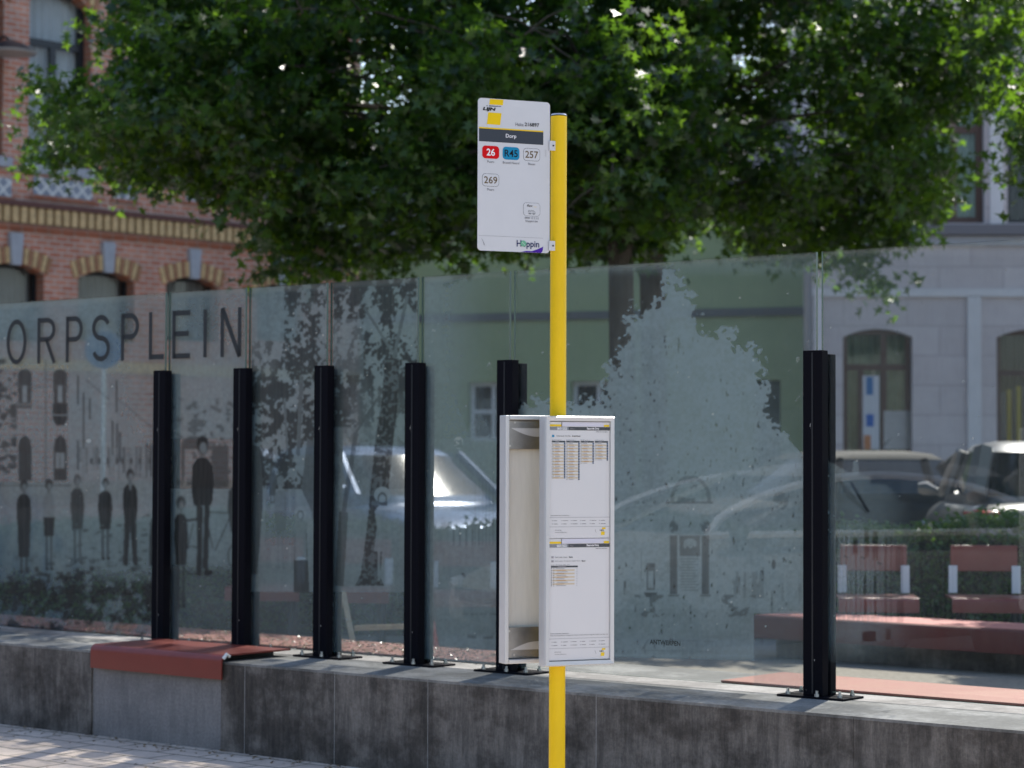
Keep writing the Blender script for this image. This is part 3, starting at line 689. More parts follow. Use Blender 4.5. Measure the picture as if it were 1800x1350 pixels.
# ------------------------------------------------------------ bus stop: pole, sign plate, timetable cases
BF = Frame((P(980.5, 801, 8.4).x, 8.4), 23.0)
M_yel = mat('yellow_paint', (.80, .52, .001), .45, var=.07, vscale=9, bump=.03, bscale=20, spec=.3, stretch=(1, 1, .35))
M_wpl = mat('white_enamel', (.57, .58, .605), .35, var=.03, vscale=4, spec=.5)
M_alu = mat('brushed_aluminium', (.62, .62, .63), .42, .55, var=.05, vscale=30, stretch=(1, 1, .1))
M_aluw = mat('silver_frame_paint', (.54, .55, .56), .38, .25, var=.03, vscale=10)
M_steel = mat('scratched_steel_plate', (.30, .30, .30), .36, .85, var=.2, vscale=9, bump=.05)
M_cback = mat('dirty_white_back', (.78, .76, .70), .55, var=.12, vscale=5, stretch=(3, 1, .4))
pm = {k: mat('print_' + k, c, .55, spec=.12) for k, c in dict(yellow=(.80, .55, .01), slate=(.05, .06, .075), black=(.01, .01, .012), red=(.60, .004, .008), blue=(.012, .23, .42), gold=(.12, .08, .03),
      grey=(.10, .10, .115), purple=(.07, .02, .30), green=(.16, .42, .27), navy=(.01, .02, .10), white=(.8, .8, .82), cream=(.60, .50, .35), paper=(.66, .66, .67), line=(.30, .30, .33), midgrey=(.22, .24, .27), rowblue=(.01, .03, .09), rowteal=(.015, .09, .20), orange=(.45, .25, .08), lilac=(.62, .62, .72)).items()}
stop = fthing('bus_stop_pole', 'yellow bus stop pole standing before the glass screen', 'bus stop pole', BF)
mb = MB(); mb.tube([(0, 0, 0), (0, 0, 2.757)], .0300, M_yel, 48, cap=False); mb.build('tube', stop, smooth=True)
mb = MB(); mb.tube([(0, 0, 2.757), (0, 0, 2.7605)], .0295, M_dark, 40); mb.tube([(0, 0, 2.7605), (0, 0, 2.766)], [.0298, .027], M_alu, 40); mb.build('cap', stop, smooth=True)
mb = MB(); mb.tube([(0, 0, 0.001), (0, 0, .03)], .06, M_dark, 32); mb.build('base_collar', stop)

# sign plate
SY = -.012    # plate face offset
x0, z1 = BF.at(840.5, 171.5, SY); _, z0 = BF.at(840.5, 440, SY); x1, _ = BF.at(966.5, 300, SY)
sg = fthing('stop_sign', 'white bus stop plate with route numbers on the yellow pole', 'sign', BF)
mb = MB(); mb.poly(rrect(x0, x1, z0, z1, .014), SY, M_wpl, .003); mb.build('plate', sg)
mb = MB()
def S_(px, py): return BF.at(px, py, SY)
def quad(mb, pts, y, m): mb.poly([BF.at(px, py, y) for px, py in pts], y, m)
def bx(mb, s_, l, t_, r_, b_, m, bold=0, sh=0, y=SY - .0012):
    xa, za = S_(l, t_); xb, zb = S_(r_, b_); 
    zc = (S_(r_, t_)[1] + za) / 2; zd = (S_(l, b_)[1] + zb) / 2
    text(mb, s_, xa, xb, min(zb, zd), max(za, zc) - 0 * 1, y, m, bold, sh)
Y1, Y2 = SY - .0006, SY - .0012
def zrect(mb, l, t_, r_, b_, m, y=Y1, rad=0):
    """rectangle lying true in the plate, given by its left-top and right-bottom photo corners"""
    xa, za = S_(l, t_); xb, zb = S_(r_, b_)
    mb.poly(rrect(xa, xb, zb, za, rad) if rad else [(xa, zb), (xb, zb), (xb, za), (xa, za)], y, m)
quad(mb, [(861.3, 174), (885, 175.3), (884, 185), (860, 183.5)], Y1, pm['yellow'])
quad(mb, [(858.3, 197.5), (881.8, 199), (879.2, 219.8), (855.8, 218)], Y1, pm['yellow'])
quad(mb, [(860, 185.2), (881.5, 186.8), (880, 187.6), (859.5, 187)], Y1, pm['navy'])
xa, za = S_(849, 187.5); xb, zb = S_(870.8, 196.5); text(mb, 'LIJN', xa - .001, xb + .001, zb - .0005, za - .001, Y2, pm['black'], .05, .15)
quad(mb, [(855.2, 185.4), (857.6, 185.5), (857.3, 186.6), (855, 186.5)], Y1, pm['black'])
xa, za = S_(906, 215.5); xb, zb = S_(920, 222.3); text(mb, 'Halte', xa, xb, zb, za, Y2, pm['grey'])
xa, za = S_(922.2, 215); xb, zb = S_(947.5, 223.5); text(mb, '216897', xa, xb, zb, za - .0005, Y2, pm['black'], .018)
xl, ztl = S_(842, 223); xr, _ = S_(955, 230); zt2 = ztl; _, zs0 = S_(842, 225.2); _, zs1 = S_(842, 248)
mb.poly([(xl, zs0), (xr, zs0), (xr, ztl), (xl, ztl)], Y1, pm['yellow']); mb.poly([(xl, zs1), (xr, zs1), (xr, zs0), (xl, zs0)], Y1, pm['slate'])
xa, za = S_(889, 235.3); xb, zb = S_(907.3, 245); text(mb, 'Dorp', xa, xb, zb, za, Y2, pm['white'], .012)
zr0, zr1 = S_(848.5, 255.5)[1], S_(848.5, 278)[1]
def route(cx, s_, bgc, fg, zt, zb, name, nl, nr, outline=False, bold=.01):
    c = S_(cx, 267)[0]; hw = .0335
    if outline:
        mb.poly(rrect(c - hw, c + hw, zb, zt, .013), SY - .0004, pm['slate']); mb.poly(rrect(c - hw + .0012, c + hw - .0012, zb + .0012, zt - .0012, .012), SY - .0008, M_wpl)
    else: mb.poly(rrect(c - hw, c + hw, zb, zt, .013), SY - .0008, pm[bgc])
    h = zt - zb; tw = .026 if len(s_) == 3 else .0165
    text(mb, s_, c - tw, c + tw, zb + h * .22, zt - h * .22, SY - .0014, pm[fg], bold)
    text(mb, name, c - (nr - nl) * .00112, c + (nr - nl) * .00112, zb - .0155, zb - .0072, Y2, pm['grey'])
route(862.5, '26', 'red', 'white', zr0, zr1, 'Puurs', 857, 869, bold=.02); route(898.3, 'R45', 'blue', 'black', zr0, zr1, 'Brussel Noord', 884, 913); route(934.5, '257', None, 'gold', zr0, zr1, 'Boom', 929, 941, True)
zr2, zr3 = S_(848.5, 304.5)[1], S_(848.5, 327)[1]; route(862.5, '269', None, 'gold', zr2, zr3, 'Puurs', 857, 869, True)
c = S_(934.5, 368)[0]; za, zb = S_(934.5, 356.5)[1], S_(934.5, 380)[1]
mb.poly(rrect(c - .034, c + .034, zb, za, .013), SY - .0004, pm['slate']); mb.poly(rrect(c - .0330, c + .0330, zb + .0009, za - .0009, .0122), SY - .0008, M_wpl)
text(mb, 'flex', c - .019, c + .004, za - .0155, za - .0065, SY - .0014, pm['black'], .012, .2)
for k in range(3): mb.box(c + .008 + k * .004, c + .0105 + k * .004, SY - .0014, SY - .001, za - .0155, za - .014, pm['yellow'])
vx, vz = c - .014, zb + .009
stroke(mb, [(vx, vz), (vx, vz + .012), (vx + .02, vz + .012), (vx + .028, vz + .005), (vx + .028, vz)], .0012, SY - .0014, pm['slate'], True)
stroke(mb, [(vx, vz + .007), (vx + .022, vz + .007)], .0010, SY - .00145, pm['slate'])
for q in (.006, .022): stroke(mb, arcp(vx + q, vz, .003, .003, 0, 330, 10), .0011, SY - .0015, pm['slate'], True)
text(mb, '0800 12 2 12', c - .0275, c + .0275, zb - .0105, zb - .0035, Y2, pm['grey']); text(mb, 'hoppin.be', c - .024, c + .024, zb - .0245, zb - .0145, Y2, pm['grey'])
zl = S_(842, 414)[1]; mb.poly([(xl, zl), (xr, zl), (xr, zl + .0010), (xl, zl + .0010)], Y1, pm['line'])
xa, za = S_(908, 422); xb, zb = S_(947.5, 436); zb = S_(908, 437)[1]
text(mb, 'Hoppin', xa, xb, zb, za, SY - .0016, pm['navy'], .012)
cc = xa + (xb - xa) * .30; mb.poly([(cc + .0115 * math.cos(a_ * .3), za - .012 + .0115 * math.sin(a_ * .3)) for a_ in range(21)], SY - .0018, pm['green'])
stroke(mb, [(cc - .006, za - .006), (cc + .006, za - .018)], .001, SY - .0022, pm['white'])
pp = [(915.5, 443), (925, 441), (935, 441.5), (945, 438), (955, 433.5), (953.5, 442), (951, 444.6)]
mb.poly([S_(*q) for q in pp], Y1, pm['purple'])
for k in range(5): stroke(mb, [S_(846 + k * .9, 419 + k * 1.5), S_(848.5 + k * .8, 423 + k * 2), S_(850.2 + k * .7, 430 + k * .8)][:2 + (k % 2)], .0008, Y2, pm['grey'])
for k in range(8): zrect(mb, 957.6 + (k % 2) * 1.2, 263.5 + k * 1.6, 959 + (k % 2) * 1.2, 264.3 + k * 1.6, pm['line'])
mb.build('sign_print', sg)
for py in (256, 432):
    zc = BF.at(962, py, SY)[1]; mb = MB(); mb.box(-.046, -.014, SY - .008, SY - .0005, zc - .018, zc + .018, M_wpl); mb.build('bracket', sg, bevel=.001)
    mb = MB(); mb.tube([(-.031, SY - .0082, zc), (-.031, SY - .0105, zc)], .0032, M_dark, 10); mb.build('screw', sg)
    
# timetable cases
def case_frame(t_, xa, xb, za, zb, yf, dep, fw=.018):
    """mitred aluminium frame with bevelled faces"""
    mb = MB()
    O = [(xa, za), (xb, za), (xb, zb), (xa, zb)]; I_ = [(xa + fw, za + fw), (xb - fw, za + fw), (xb - fw, zb - fw), (xa + fw, zb - fw)]
    Oi = [(xa + .004, za + .004), (xb - .004, za + .004), (xb - .004, zb - .004), (xa + .004, zb - .004)]
    vs = [(x, yf + dep, z) for x, z in O] + [(x, yf + .008, z) for x, z in O] + [(x, yf, z) for x, z in Oi] + [(x, yf + .002, z) for x, z in I_] + [(x, yf + .012, z) for x, z in I_]
    fs = []
    for L in range(4):
        for i in range(4):
            j = (i + 1) % 4; fs.append((L * 4 + i, L * 4 + j, (L + 1) * 4 + j, (L + 1) * 4 + i))
    mb.add(vs, fs, M_aluw); mb.add(vs[:4], [(3, 2, 1, 0)], M_alu)
    return mb.build('frame', t_)
def paper_sheet(mb, xa, xb, za, zb, y, full=True):
    Wd = xb - xa; Hh = zb - za
    def u(a): return xa + a * Wd
    def v(b): return zb - b * Hh
    def rc(a, b, c_, d_, m, dy=.0005): mb.poly([(u(a), v(d_)), (u(c_), v(d_)), (u(c_), v(b)), (u(a), v(b))], y - dy, m)
    rc(0, 0, 1, 1, pm['paper'], 0)
    rc(0, .022, .2, .040, pm['yellow']); rc(.9, .022, .99, .040, pm['yellow']); rc(.21, .0, .9, .038, pm['lilac'], .0012); rc(.200, 0, .210, .042, pm['grey'], .0014)
    rc(0, .042, .32, .072, pm['midgrey']); rc(.32, .042, 1, .072, pm['slate'])
    def tx(s_, a, b, c_, d_, m, bold=0): text(mb, s_, u(a), u(c_), v(d_), v(b), y - .001, m, bold)
    tx('Geldig vanaf', .05, .053, .11, .064, pm['line']); tx('06/01/2023', .13, .046, .29, .068, pm['white'], .03); tx('Haltenaam', .34, .053, .41, .063, pm['line']); tx('Baasrode Dorp', .62, .046, .82, .069, pm['white'], .03)
    tx('Bekijk ook onze lijnen', .77, .080, .96, .088, pm['black'], .02)
    if full:
        rc(.045, .112, .085, .132, pm['blue']); tx('Dendermonde - Sint-Gillis -', .12, .115, .36, .127, pm['black']); tx('Brussel Noord', .38, .115, .51, .127, pm['black'], .03)
        cols = [(.045, 22), (.28, 23), (.515, 13), (.75, 11)]; cw = .22
    else:
        tx('Dendermonde - Hamme -', .1, .145, .31, .157, pm['grey']); tx('Boom', .33, .145, .39, .157, pm['black'], .03); tx('Dendermonde - Sint-Amands - Lippelo - Puurs -', .1, .178, .52, .190, pm['grey']); tx('Boom', .54, .178, .6, .190, pm['black'], .03)
        for k in (.143, .176): rc(.04, k, .08, k + .016, pm['line'])
        cols = [(.035, 11)]; cw = .44
    for (a, n) in cols:
        t0 = .163 if full else .222
        rc(a, t0, a + cw, t0 + .0145, pm['slate']); rc(a + cw * .25, t0 + .005, a + cw * .55, t0 + .010, pm['line'], .001); tx('ma di wo do vr', a, t0 - .012, a + cw * .7, t0 - .003, pm['grey'])
        for k in range(n):
            b = t0 + .0165 + k * .0141
            if k % 2: rc(a + cw * .06, b, a + cw * .88, b + .0120, pm['cream'])
            rc(a + cw * (.18 + .02 * (k % 3)), b + .0035, a + cw * (.5 + .06 * (k * 7 % 3)), b + .0080, pm['orange'] if k % 2 else pm['line'], .001)
            rc(a, b + .003, a + cw * .04, b + .009, pm['grey'], .001); rc(a + cw * .09, b + .003, a + cw * .12, b + .009, pm['grey'], .001)
            if full: rc(a + cw * .89, b - .0002, a + cw, b + .0105, pm['rowblue'] if k % 3 else pm['rowteal'], .001)
            else: rc(a + cw * .95, b + .004, a + cw * .98, b + .008, pm['line'], .001)
    tx('Schoolvakanties: lijnkaart.be', .03, .80 if full else .775, .33, .81 if full else .785, pm['grey'], .01)
    if not full: tx('Deze dienstregeling kan wijzigen bij werken of evenementen langs het traject van deze lijn', .03, .79, .97, .802, pm['grey'])
    rc(0, .820, 1, .823, pm['line']); rc(0, .90, 1, .903, pm['line'])
    for r_ in range(2):
        for k in range(6):
            a = .05 + k * .155; rc(a, .845 + r_ * .028, a + .015, .852 + r_ * .028, pm['line']); rc(a + .028, .847 + r_ * .028, a + .028 + .08 * (.7 + .3 * ((k * 5 + r_) % 3) / 2), .851 + r_ * .028, pm['grey'])
    tx('070 220 200', .1, .927, .20, .936, pm['grey']); tx('www.delijn.be', .1, .945, .29, .956, pm['grey'])
    mb.poly([(u(.87), v(.925)), (u(.93), v(.925)), (u(.935), v(.91)), (u(.875), v(.91))], y - .0008, pm['yellow']); mb.poly([(u(.855), v(.975)), (u(.915), v(.975)), (u(.92), v(.945)), (u(.86), v(.945))], y - .0008, pm['yellow'])
    tx('LIJN', .835, .929, .90, .941, pm['black'], .05); stroke(mb, [(u(.76), v(.925)), (u(.765), v(.94)), (u(.778), v(.955))], .001, y - .0008, pm['grey'])
FC = -.098
xa, _ = BF.at(958.5, 900, FC); xb, _ = BF.at(1081.5, 900, FC); zt = BF.at(960, 731, FC)[1]; zb = BF.at(958.5, 1172.5, FC)[1]
fc = fthing('timetable_case', 'front aluminium display case holding two printed timetables', 'display case', BF, 'timetable cases on the pole')
case_frame(fc, xa, xb, zb, zt, FC, .055)
zm = BF.at(1020, 947, FC)[1]
for q, (a, b, full) in enumerate(((zm + .002, zt - .021, True), (zb + .021, zm, False))):
    mb = MB(); paper_sheet(mb, xa + .0185, xb - .0185, a, b, FC + .0095, full); mb.build('timetable', fc)
mb = MB(); mb.add([(xa + .018, FC + .004, zb + .018), (xb - .018, FC + .004, zb + .018), (xb - .018, FC + .004, zt - .018), (xa + .018, FC + .004, zt - .018)], [(0, 1, 2, 3)], glass_mat('case_window', (.97, .97, .97), 1.45, .12)); mb.build('window', fc)
for z in (zt - .1, zb + .1): mb = MB(); mb.box(-.04, .04, FC + .056, -.0305, z - .02, z + .02, M_alu); mb.build('clamp', fc)
# the open case behind
BC = .036
xa2, _ = BF.at(888.5, 900, BC); xb2 = xa2 + (xb - xa); zt2 = BF.at(890, 730, BC)[1]; zb2 = BF.at(888, 1167.5, BC)[1]
bc = fthing('timetable_case', 'empty aluminium display case behind the pole with bare white back', 'display case', BF, 'timetable cases on the pole')
fw = .016; dep = .06
mb = MB()
for a, b, c_, d_ in ((xa2, xa2 + fw, zb2, zt2), (xb2 - fw, xb2, zb2, zt2), (xa2 + fw, xb2 - fw, zt2 - fw, zt2), (xa2 + fw, xb2 - fw, zb2, zb2 + fw)): mb.box(a, b, BC, BC + dep, c_, d_, M_aluw)
mb.build('frame', bc, bevel=.003)
mb = MB(); mb.box(xa2 + fw, xb2 - fw, BC + dep - .006, BC + dep - .002, zb2 + fw, zt2 - fw, M_cback); mb.build('back_panel', bc)
for k, (za_, zb_) in enumerate(((zt2 - fw - .108, zt2 - fw - .002), (zb2 + fw + .002, zb2 + fw + .115))):
    mb = MB(); mb.box(xa2 + fw + .004, xb2 - fw - .004, BC + .030, BC + .033, za_, zb_, M_steel); 
    zz = zb_ - .03 if k == 0 else za_ + .03
    mb.box(xa2 + fw + .02, xb2 - fw - .02, BC + .0285, BC + .0299, zz, zz + .002, M_alu)
    sgn = -1 if k == 0 else 1
    arc = [(xa2 + fw + .02 + (xb2 - xa2 - 2 * fw - .04) * q / 20, zz + sgn * .03 * math.sin(math.pi * q / 20)) for q in range(21)]
    mb.poly(arc, BC + .0288, M_alu)
    pl = mb.build('mounting_plate', bc, bevel=.0008)
    for (dx, dz) in ((.008, .012 if k == 0 else .1), (.028, .098 if k == 0 else .012)):
        mb = MB(); mb.tube([(xa2 + fw + .004 + dx, BC + .0299, za_ + dz), (xa2 + fw + .004 + dx, BC + .0268, za_ + dz)], .0042, M_bolt, 12); mb.build('screw', pl, smooth=True)

# ------------------------------------------------------------ plaza furniture
# long red topped bench parallel to the screen
M_redshade = mat('shaded_red', (.11, .016, .012), .55, var=.12, vscale=6, spec=.4)  # bench red darkened to stand in for the shade on its front
def long_bench(px0, px1, label):
    """low concrete bench with a red cover, off = distance from the glass line"""
    a, _ = WF.at(px0, 1050, 4.3); b, _ = WF.at(px1, 1080, 4.3)
    t_ = thing('long_bench', label, 'bench', WF.world(a, 4.3, PLZ), WF.a, 'long red benches on the square')
    mb = MB(); seat_cover(mb, 0, b - a, 0, .52, .285, .15, M_redshade, .01, .02); mb.box(.004, b - a - .004, .03, .515, .2852, .288, mat('sunlit_red_top', (.52, .17, .14), .6, var=.12, vscale=6)); mb.build('seat', t_, smooth=True)  # paler red slab on the seat stands in for sunlight
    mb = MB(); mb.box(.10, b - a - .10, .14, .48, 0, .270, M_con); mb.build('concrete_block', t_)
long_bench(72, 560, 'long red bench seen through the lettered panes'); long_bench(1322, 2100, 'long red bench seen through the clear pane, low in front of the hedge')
# single seats
M_brk = mat('white_bracket', (.60, .64, .70), .4, .2)
def make_seat():
    t_ = thing('fixed_seat', 'x', 'seat')
    w_ = .27
    mb = MB(); mb.box(-w_ * .85, w_ * .85, .20, .225, .56, .74, M_red); mb.build('backrest', t_, bevel=.006)
    mb = MB(); seat_cover(mb, -w_, w_, -.22, .2, .40, .1, M_red, .012, .03); mb.build('seat', t_, smooth=True)
    for s_ in (-1, 1):
        mb = MB(); mb.box(s_ * w_ * .8 - .03, s_ * w_ * .8 + .03, .18, .198, .41, .6, M_brk); mb.build('bracket', t_, bevel=.003)
        for ly in (-.12, .12): mb = MB(); mb.tube([(s_ * w_ * .7, ly, 0), (s_ * w_ * .7, ly, .385)], .02, M_dark); mb.build('leg', t_)
    return t_
seat0 = make_seat()
for k, (px, Y, lab) in enumerate(((1540, 15.6, 'red backed seat behind the faint etched house fronts'), (1737, 15.6, 'red backed seat in front of the hedge at the clear end'), (470, 16.6, 'red backed seat seen through the foliage pane beside the lettering'),
                           (625, 16.4, 'red backed seat seen left of the etched tree trunk'), (812, 16.0, 'red backed seat seen through the church pane'))):
    o = seat0 if k == 0 else copy_tree(seat0)
    p = P(px, 1000, Y); o.location = (p.x, p.y, PLZ); o.rotation_euler.z = R(-4); tag(o, lab, 'seat', 'single red seats on the square')
# beige trestle barrier with a red end leg
M_bei = mat('beige_wood', (.42, .36, .24), .7, var=.2, vscale=20)
a = P(603, 1040, 13.6); b = P(636, 1140, 13.2); c_ = P(625, 1104, 13.3); d_ = P(760, 1100, 13.1); e_ = P(778, 1142, 13.0)
t = thing('trestle', 'beige trestle with one red leg standing behind the glass', 'trestle', (c_.x, c_.y, PLZ)); o0 = Vector(t.location)
mb = MB(); mb.tube([a - o0, Vector((b.x, b.y, PLZ + .01)) - o0], .022, M_bei, 4); mb.build('leg', t)
mb = MB(); mb.tube([a - o0, Vector((a.x - .12, a.y + .25, PLZ + .01)) - o0], .02, M_bei, 4); mb.build('leg', t)
mb = MB(); mb.tube([c_ - o0, d_ - o0], .022, M_bei, 4); mb.build('rail', t)
mb = MB(); mb.tube([d_ - o0 + Vector((0, 0, .02)), Vector((e_.x, e_.y, PLZ + .01)) - o0], .022, mat('signal_red', (.6, .06, .03), .5), 4); mb.build('leg', t)

# ------------------------------------------------------------ foliage tools
OAK = np.array([(0, 0), (.08, .22), (.34, .16), (.12, .42), (.44, .58), (.11, .64), (0, 1.0), (-.11, .64), (-.44, .58), (-.12, .42), (-.34, .16), (-.08, .22)], np.float32)
OVAL = np.array([(0, 0), (.28, .3), (.3, .6), (0, 1), (-.3, .6), (-.28, .3)], np.float32)
def leaf_mesh(name, pts, size, shape, tint, m, up=.6, seed=1):
    r_ = np.random.default_rng(seed); N = len(pts); K = len(shape)
    nrm = r_.normal(size=(N, 3)); nrm /= np.linalg.norm(nrm, axis=1, keepdims=True); nrm[:, 2] = np.abs(nrm[:, 2]) + up; nrm /= np.linalg.norm(nrm, axis=1, keepdims=True)
    d = r_.normal(size=(N, 3)); d[:, 2] -= .5; d -= nrm * (d * nrm).sum(1, keepdims=True); d /= np.linalg.norm(d, axis=1, keepdims=True)
    e = np.cross(nrm, d); s_ = size * r_.uniform(.7, 1.25, (N, 1, 1))
    co = pts[:, None, :] + (e[:, None, :] * shape[None, :, :1] + d[:, None, :] * shape[None, :, 1:]) * s_
    fold = (np.abs(shape[:, 0]) * .35)[None, :, None] * nrm[:, None, :] * s_ - (shape[:, 1] ** 2 * .18)[None, :, None] * nrm[:, None, :] * s_
    co = (co + fold).reshape(-1, 3).astype(np.float32)
    me = np_mesh(name, co, np.arange(N * K, dtype=np.int32), K)
    at = me.attributes.new('tint', 'FLOAT', 'FACE'); v = np.clip(tint + r_.normal(0, .18, N), 0, 1).astype(np.float32)
    if len(at.data) == N: at.data.foreach_set('value', v)
    me.materials.append(m)
    return me
M_bark = mat('bark', (.055, .045, .035), .9, c2=(.10, .085, .07), vscale=14, bump=.8, bscale=40, stretch=(3, 3, .6))
M_oak = leaf_mat('oak_leaf', (.007, .022, .012), (.026, .060, .022), (.16, .34, .02), .38)
def inpoly(x, z, poly):
    ins = np.zeros(len(x), bool); n = len(poly)
    for i in range(n):
        x1, y1 = poly[i]; x2, y2 = poly[(i + 1) % n]
        if y1 == y2: continue
        ins ^= ((y1 > z) != (y2 > z)) & (x < (x2 - x1) * (z - y1) / (y2 - y1) + x1)
    return ins
def tree(trunk_xy, tr, outline, Yc, depth, n_cl, label, seed, fork=3.5, top=8.6, leaves=31, dens_low=1.0):
    """outline: polygon of the crown in the world xz plane through the trunk"""
    r_ = np.random.default_rng(seed); t_ = thing('street_tree', label, 'tree', (trunk_xy[0], trunk_xy[1], PLZ), 0, 'trees on the square')
    T0 = Vector((trunk_xy[0], trunk_xy[1], PLZ))
    xs = [p[0] for p in outline]; zs = [p[1] for p in outline]
    cl = []
    while len(cl) < n_cl:
        x = r_.uniform(min(xs), max(xs), 6000); z = r_.uniform(min(zs), max(zs), 6000); y = np.clip(r_.normal(0, .5, 6000), -1.15, 1.15)
        q = 1 + np.where(z > 5.0, .85, .22) * y * y; zc = 5.0; xc = (min(xs) + max(xs)) / 2
        ok = inpoly(xc + (x - xc) * q, zc + (z - zc) * q, outline)
        ok &= (z < 5.0) | (r_.random(6000) < .62)
        for i in np.nonzero(ok)[0]:
            if len(cl) >= n_cl: break
            p = Vector((x[i], Yc + y[i] * depth, z[i]))
            if any((p.x - hx_) ** 2 + (p.z - hz_) ** 2 < hr_ ** 2 and r_.random() < .93 for hx_, hz_, hr_ in GAPS): continue
            if noise.noise(p * 1.25 + Vector((seed * 7.3, 0, 0))) + .5 * noise.noise(p * 3.1 + Vector((0, seed, 0))) < -.12: continue
            cl.append(p)
    C = np.array([tuple(p) for p in cl])
    # sprays: leaves arranged along short drooping twigs
    k = leaves; tw = r_.normal(size=(len(C), 3)); tw[:, 2] *= .35; tw /= np.linalg.norm(tw, axis=1, keepdims=True)
    f = r_.uniform(-.32, .32, (len(C), k, 1)); pts = C[:, None] + tw[:, None] * f + r_.normal(0, .045, (len(C), k, 3)); pts[..., 2] -= (f[..., 0] ** 2) * 1.2
    tint = np.repeat(np.clip(r_.normal(.42, .2, len(C)), 0, 1), k)
    me = leaf_mesh('crown', (pts.reshape(-1, 3) - np.array(T0)).astype(np.float32), .118, OAK, tint, M_oak, .35, seed)
    o = bpy.data.objects.new('crown', me); COL.objects.link(o); o.parent = t_
    # trunk and limbs
    mb = MB(); pr = random.Random(seed)
    lean = [(0, 0, 0), (.03, .02, 1.2), (.0, .05, fork), (-.05, .1, fork + 2), (.05, .1, top - 2.5)]
    mb.tube([Vector(p) for p in lean], [tr * 1.25, tr, tr * .95, tr * .7, tr * .3], M_bark, 14)
    ids = r_.choice(len(C), 60, replace=False)
    for j in ids:
        e = Vector(C[j]) - T0; h = min(max(fork, e.z - abs(e.x) * .35 + .2), top - 2.6); s_ = Vector((0, .08, h))
        mid = s_.lerp(e, .5) + Vector((0, pr.uniform(-.2, .2), .25 + .05 * (e - s_).length)); r0 = tr * .35 * pr.uniform(.5, 1)
        q1 = s_.lerp(mid, .5) + Vector((pr.uniform(-.1, .1), 0, .08)); q2 = mid.lerp(e, .5) + Vector((0, 0, .1))
        mb.tube([s_, q1, mid, q2, e], [r0, r0 * .8, r0 * .55, r0 * .3, .006], M_bark, 6)
        for q in range(4):
            b_ = mid.lerp(e, pr.uniform(.1, .9)); en = b_ + Vector((pr.uniform(-.6, .6), pr.uniform(-.6, .6), pr.uniform(-.4, .3))); mb.tube([b_, b_.lerp(en, .5) + Vector((0, 0, .05)), en], [.012, .008, .003], M_bark, 4)
    mb.build('trunk', t_, smooth=True)
def W20(px, py, Y=20): p = P(px + (18 if px < 330 else 0), py - (8 if py > 150 else 0), Y); return (p.x, p.z)
GAPS = [(*W20(662, 142), .27), (*W20(690, 175), .16), (*W20(1012, 24), .17), (*W20(1355, 35), .12), (*W20(1310, 155), .2), (*W20(1480, 200), .22), (*W20(1440, 215), .2)]
outA = [W20(*q) for q in ((350, -330), (700, -470), (1000, -470), (1240, -300), (1250, 60), (1230, 300), (1170, 420), (1130, 440), (1060, 455), (1000, 425), (930, 440), (860, 460), (790, 420), (740, 455), (690, 480), (620, 450), (560, 478), (500, 497), (470, 480), (455, 440), (440, 390), (400, 395), (380, 345), (320, 340), (290, 335), (255, 310), (215, 318), (180, 310), (150, 290), (90, 292), (32, 300), (70, 270), (140, 255), (100, 225), (40, 205), (85, 193), (150, 195), (190, 160), (215, 100), (185, 70), (140, 50), (180, 20), (205, -40), (160, -300))]
outB = [W20(p_, q_, 22) for p_, q_ in ((1050, -420), (1300, -500), (1700, -300), (1860, -100), (1840, 60), (1800, 90), (1760, 190), (1700, 225), (1610, 240), (1600, 290), (1665, 350), (1655, 370), (1600, 400), (1660, 420), (1620, 440), (1560, 425), (1540, 470), (1590, 525), (1560, 520), (1510, 480), (1470, 440), (1400, 440), (1300, 440), (1230, 400), (1170, 420), (1110, 380), (1060, 200))]
outC = [W20(p_, q_, 18) for p_, q_ in ((1900, -260), (2000, -420), (2400, -300), (2500, 300), (2000, 330), (1840, 300), (1790, 270), (1830, 235), (1800, 205), (1830, 60), (1860, 0), (1880, -100))]
pa = P(1090, 700, 20); pb = P(1146, 700, 22); pc = P(2080, 700, 18)
tree((pa.x, 20), .115, outA, 20, 2.6, 2900, 'big dense oak spreading over the left half, its trunk right of the yellow pole', 11)
tree((pb.x, 22), .13, outB, 22, 2.4, 1500, 'oak behind with foliage reaching down over the pale house', 23)
tree((pc.x, 18), .15, outC, 18, 2.2, 1000, 'oak at the right edge dipping one branch into view', 37)

# hedge on the far side of the square
M_hed = leaf_mat('hedge_leaf', (.030, .075, .018), (.075, .15, .03), (.14, .30, .03), .35)
t = thing('hedge', 'clipped green hedge along the far side of the square', 'hedge', (0, 17.4, PLZ), R(-3))
N = 42000; hx = rng.uniform(-5.0, 6.2, N); fc_ = rng.random(N); hy = rng.uniform(-.38, .38, N); hz = rng.uniform(.05, .80, N)
top_ = .80 + .05 * np.sin(hx * 2.1) + .03 * np.sin(hx * 5.3 + 1)
m1 = fc_ < .45; hz = np.where(m1, top_ + rng.normal(0, .035, N), hz); hy = np.where((fc_ >= .45) & (fc_ < .95), -.38 + rng.normal(0, .035, N), hy)
me = leaf_mesh('foliage', np.stack([hx, hy, hz], -1).astype(np.float32), .05, OVAL, np.full(N, .45), M_hed, .3, 5)
o = bpy.data.objects.new('foliage', me); COL.objects.link(o); o.parent = t
mb = MB(); mb.box(-4.95, 6.15, -.33, .33, .0, .74, mat('hedge_twigs', (.012, .02, .008), .95, var=.4, vscale=20)); mb.build('inner_twigs', t)

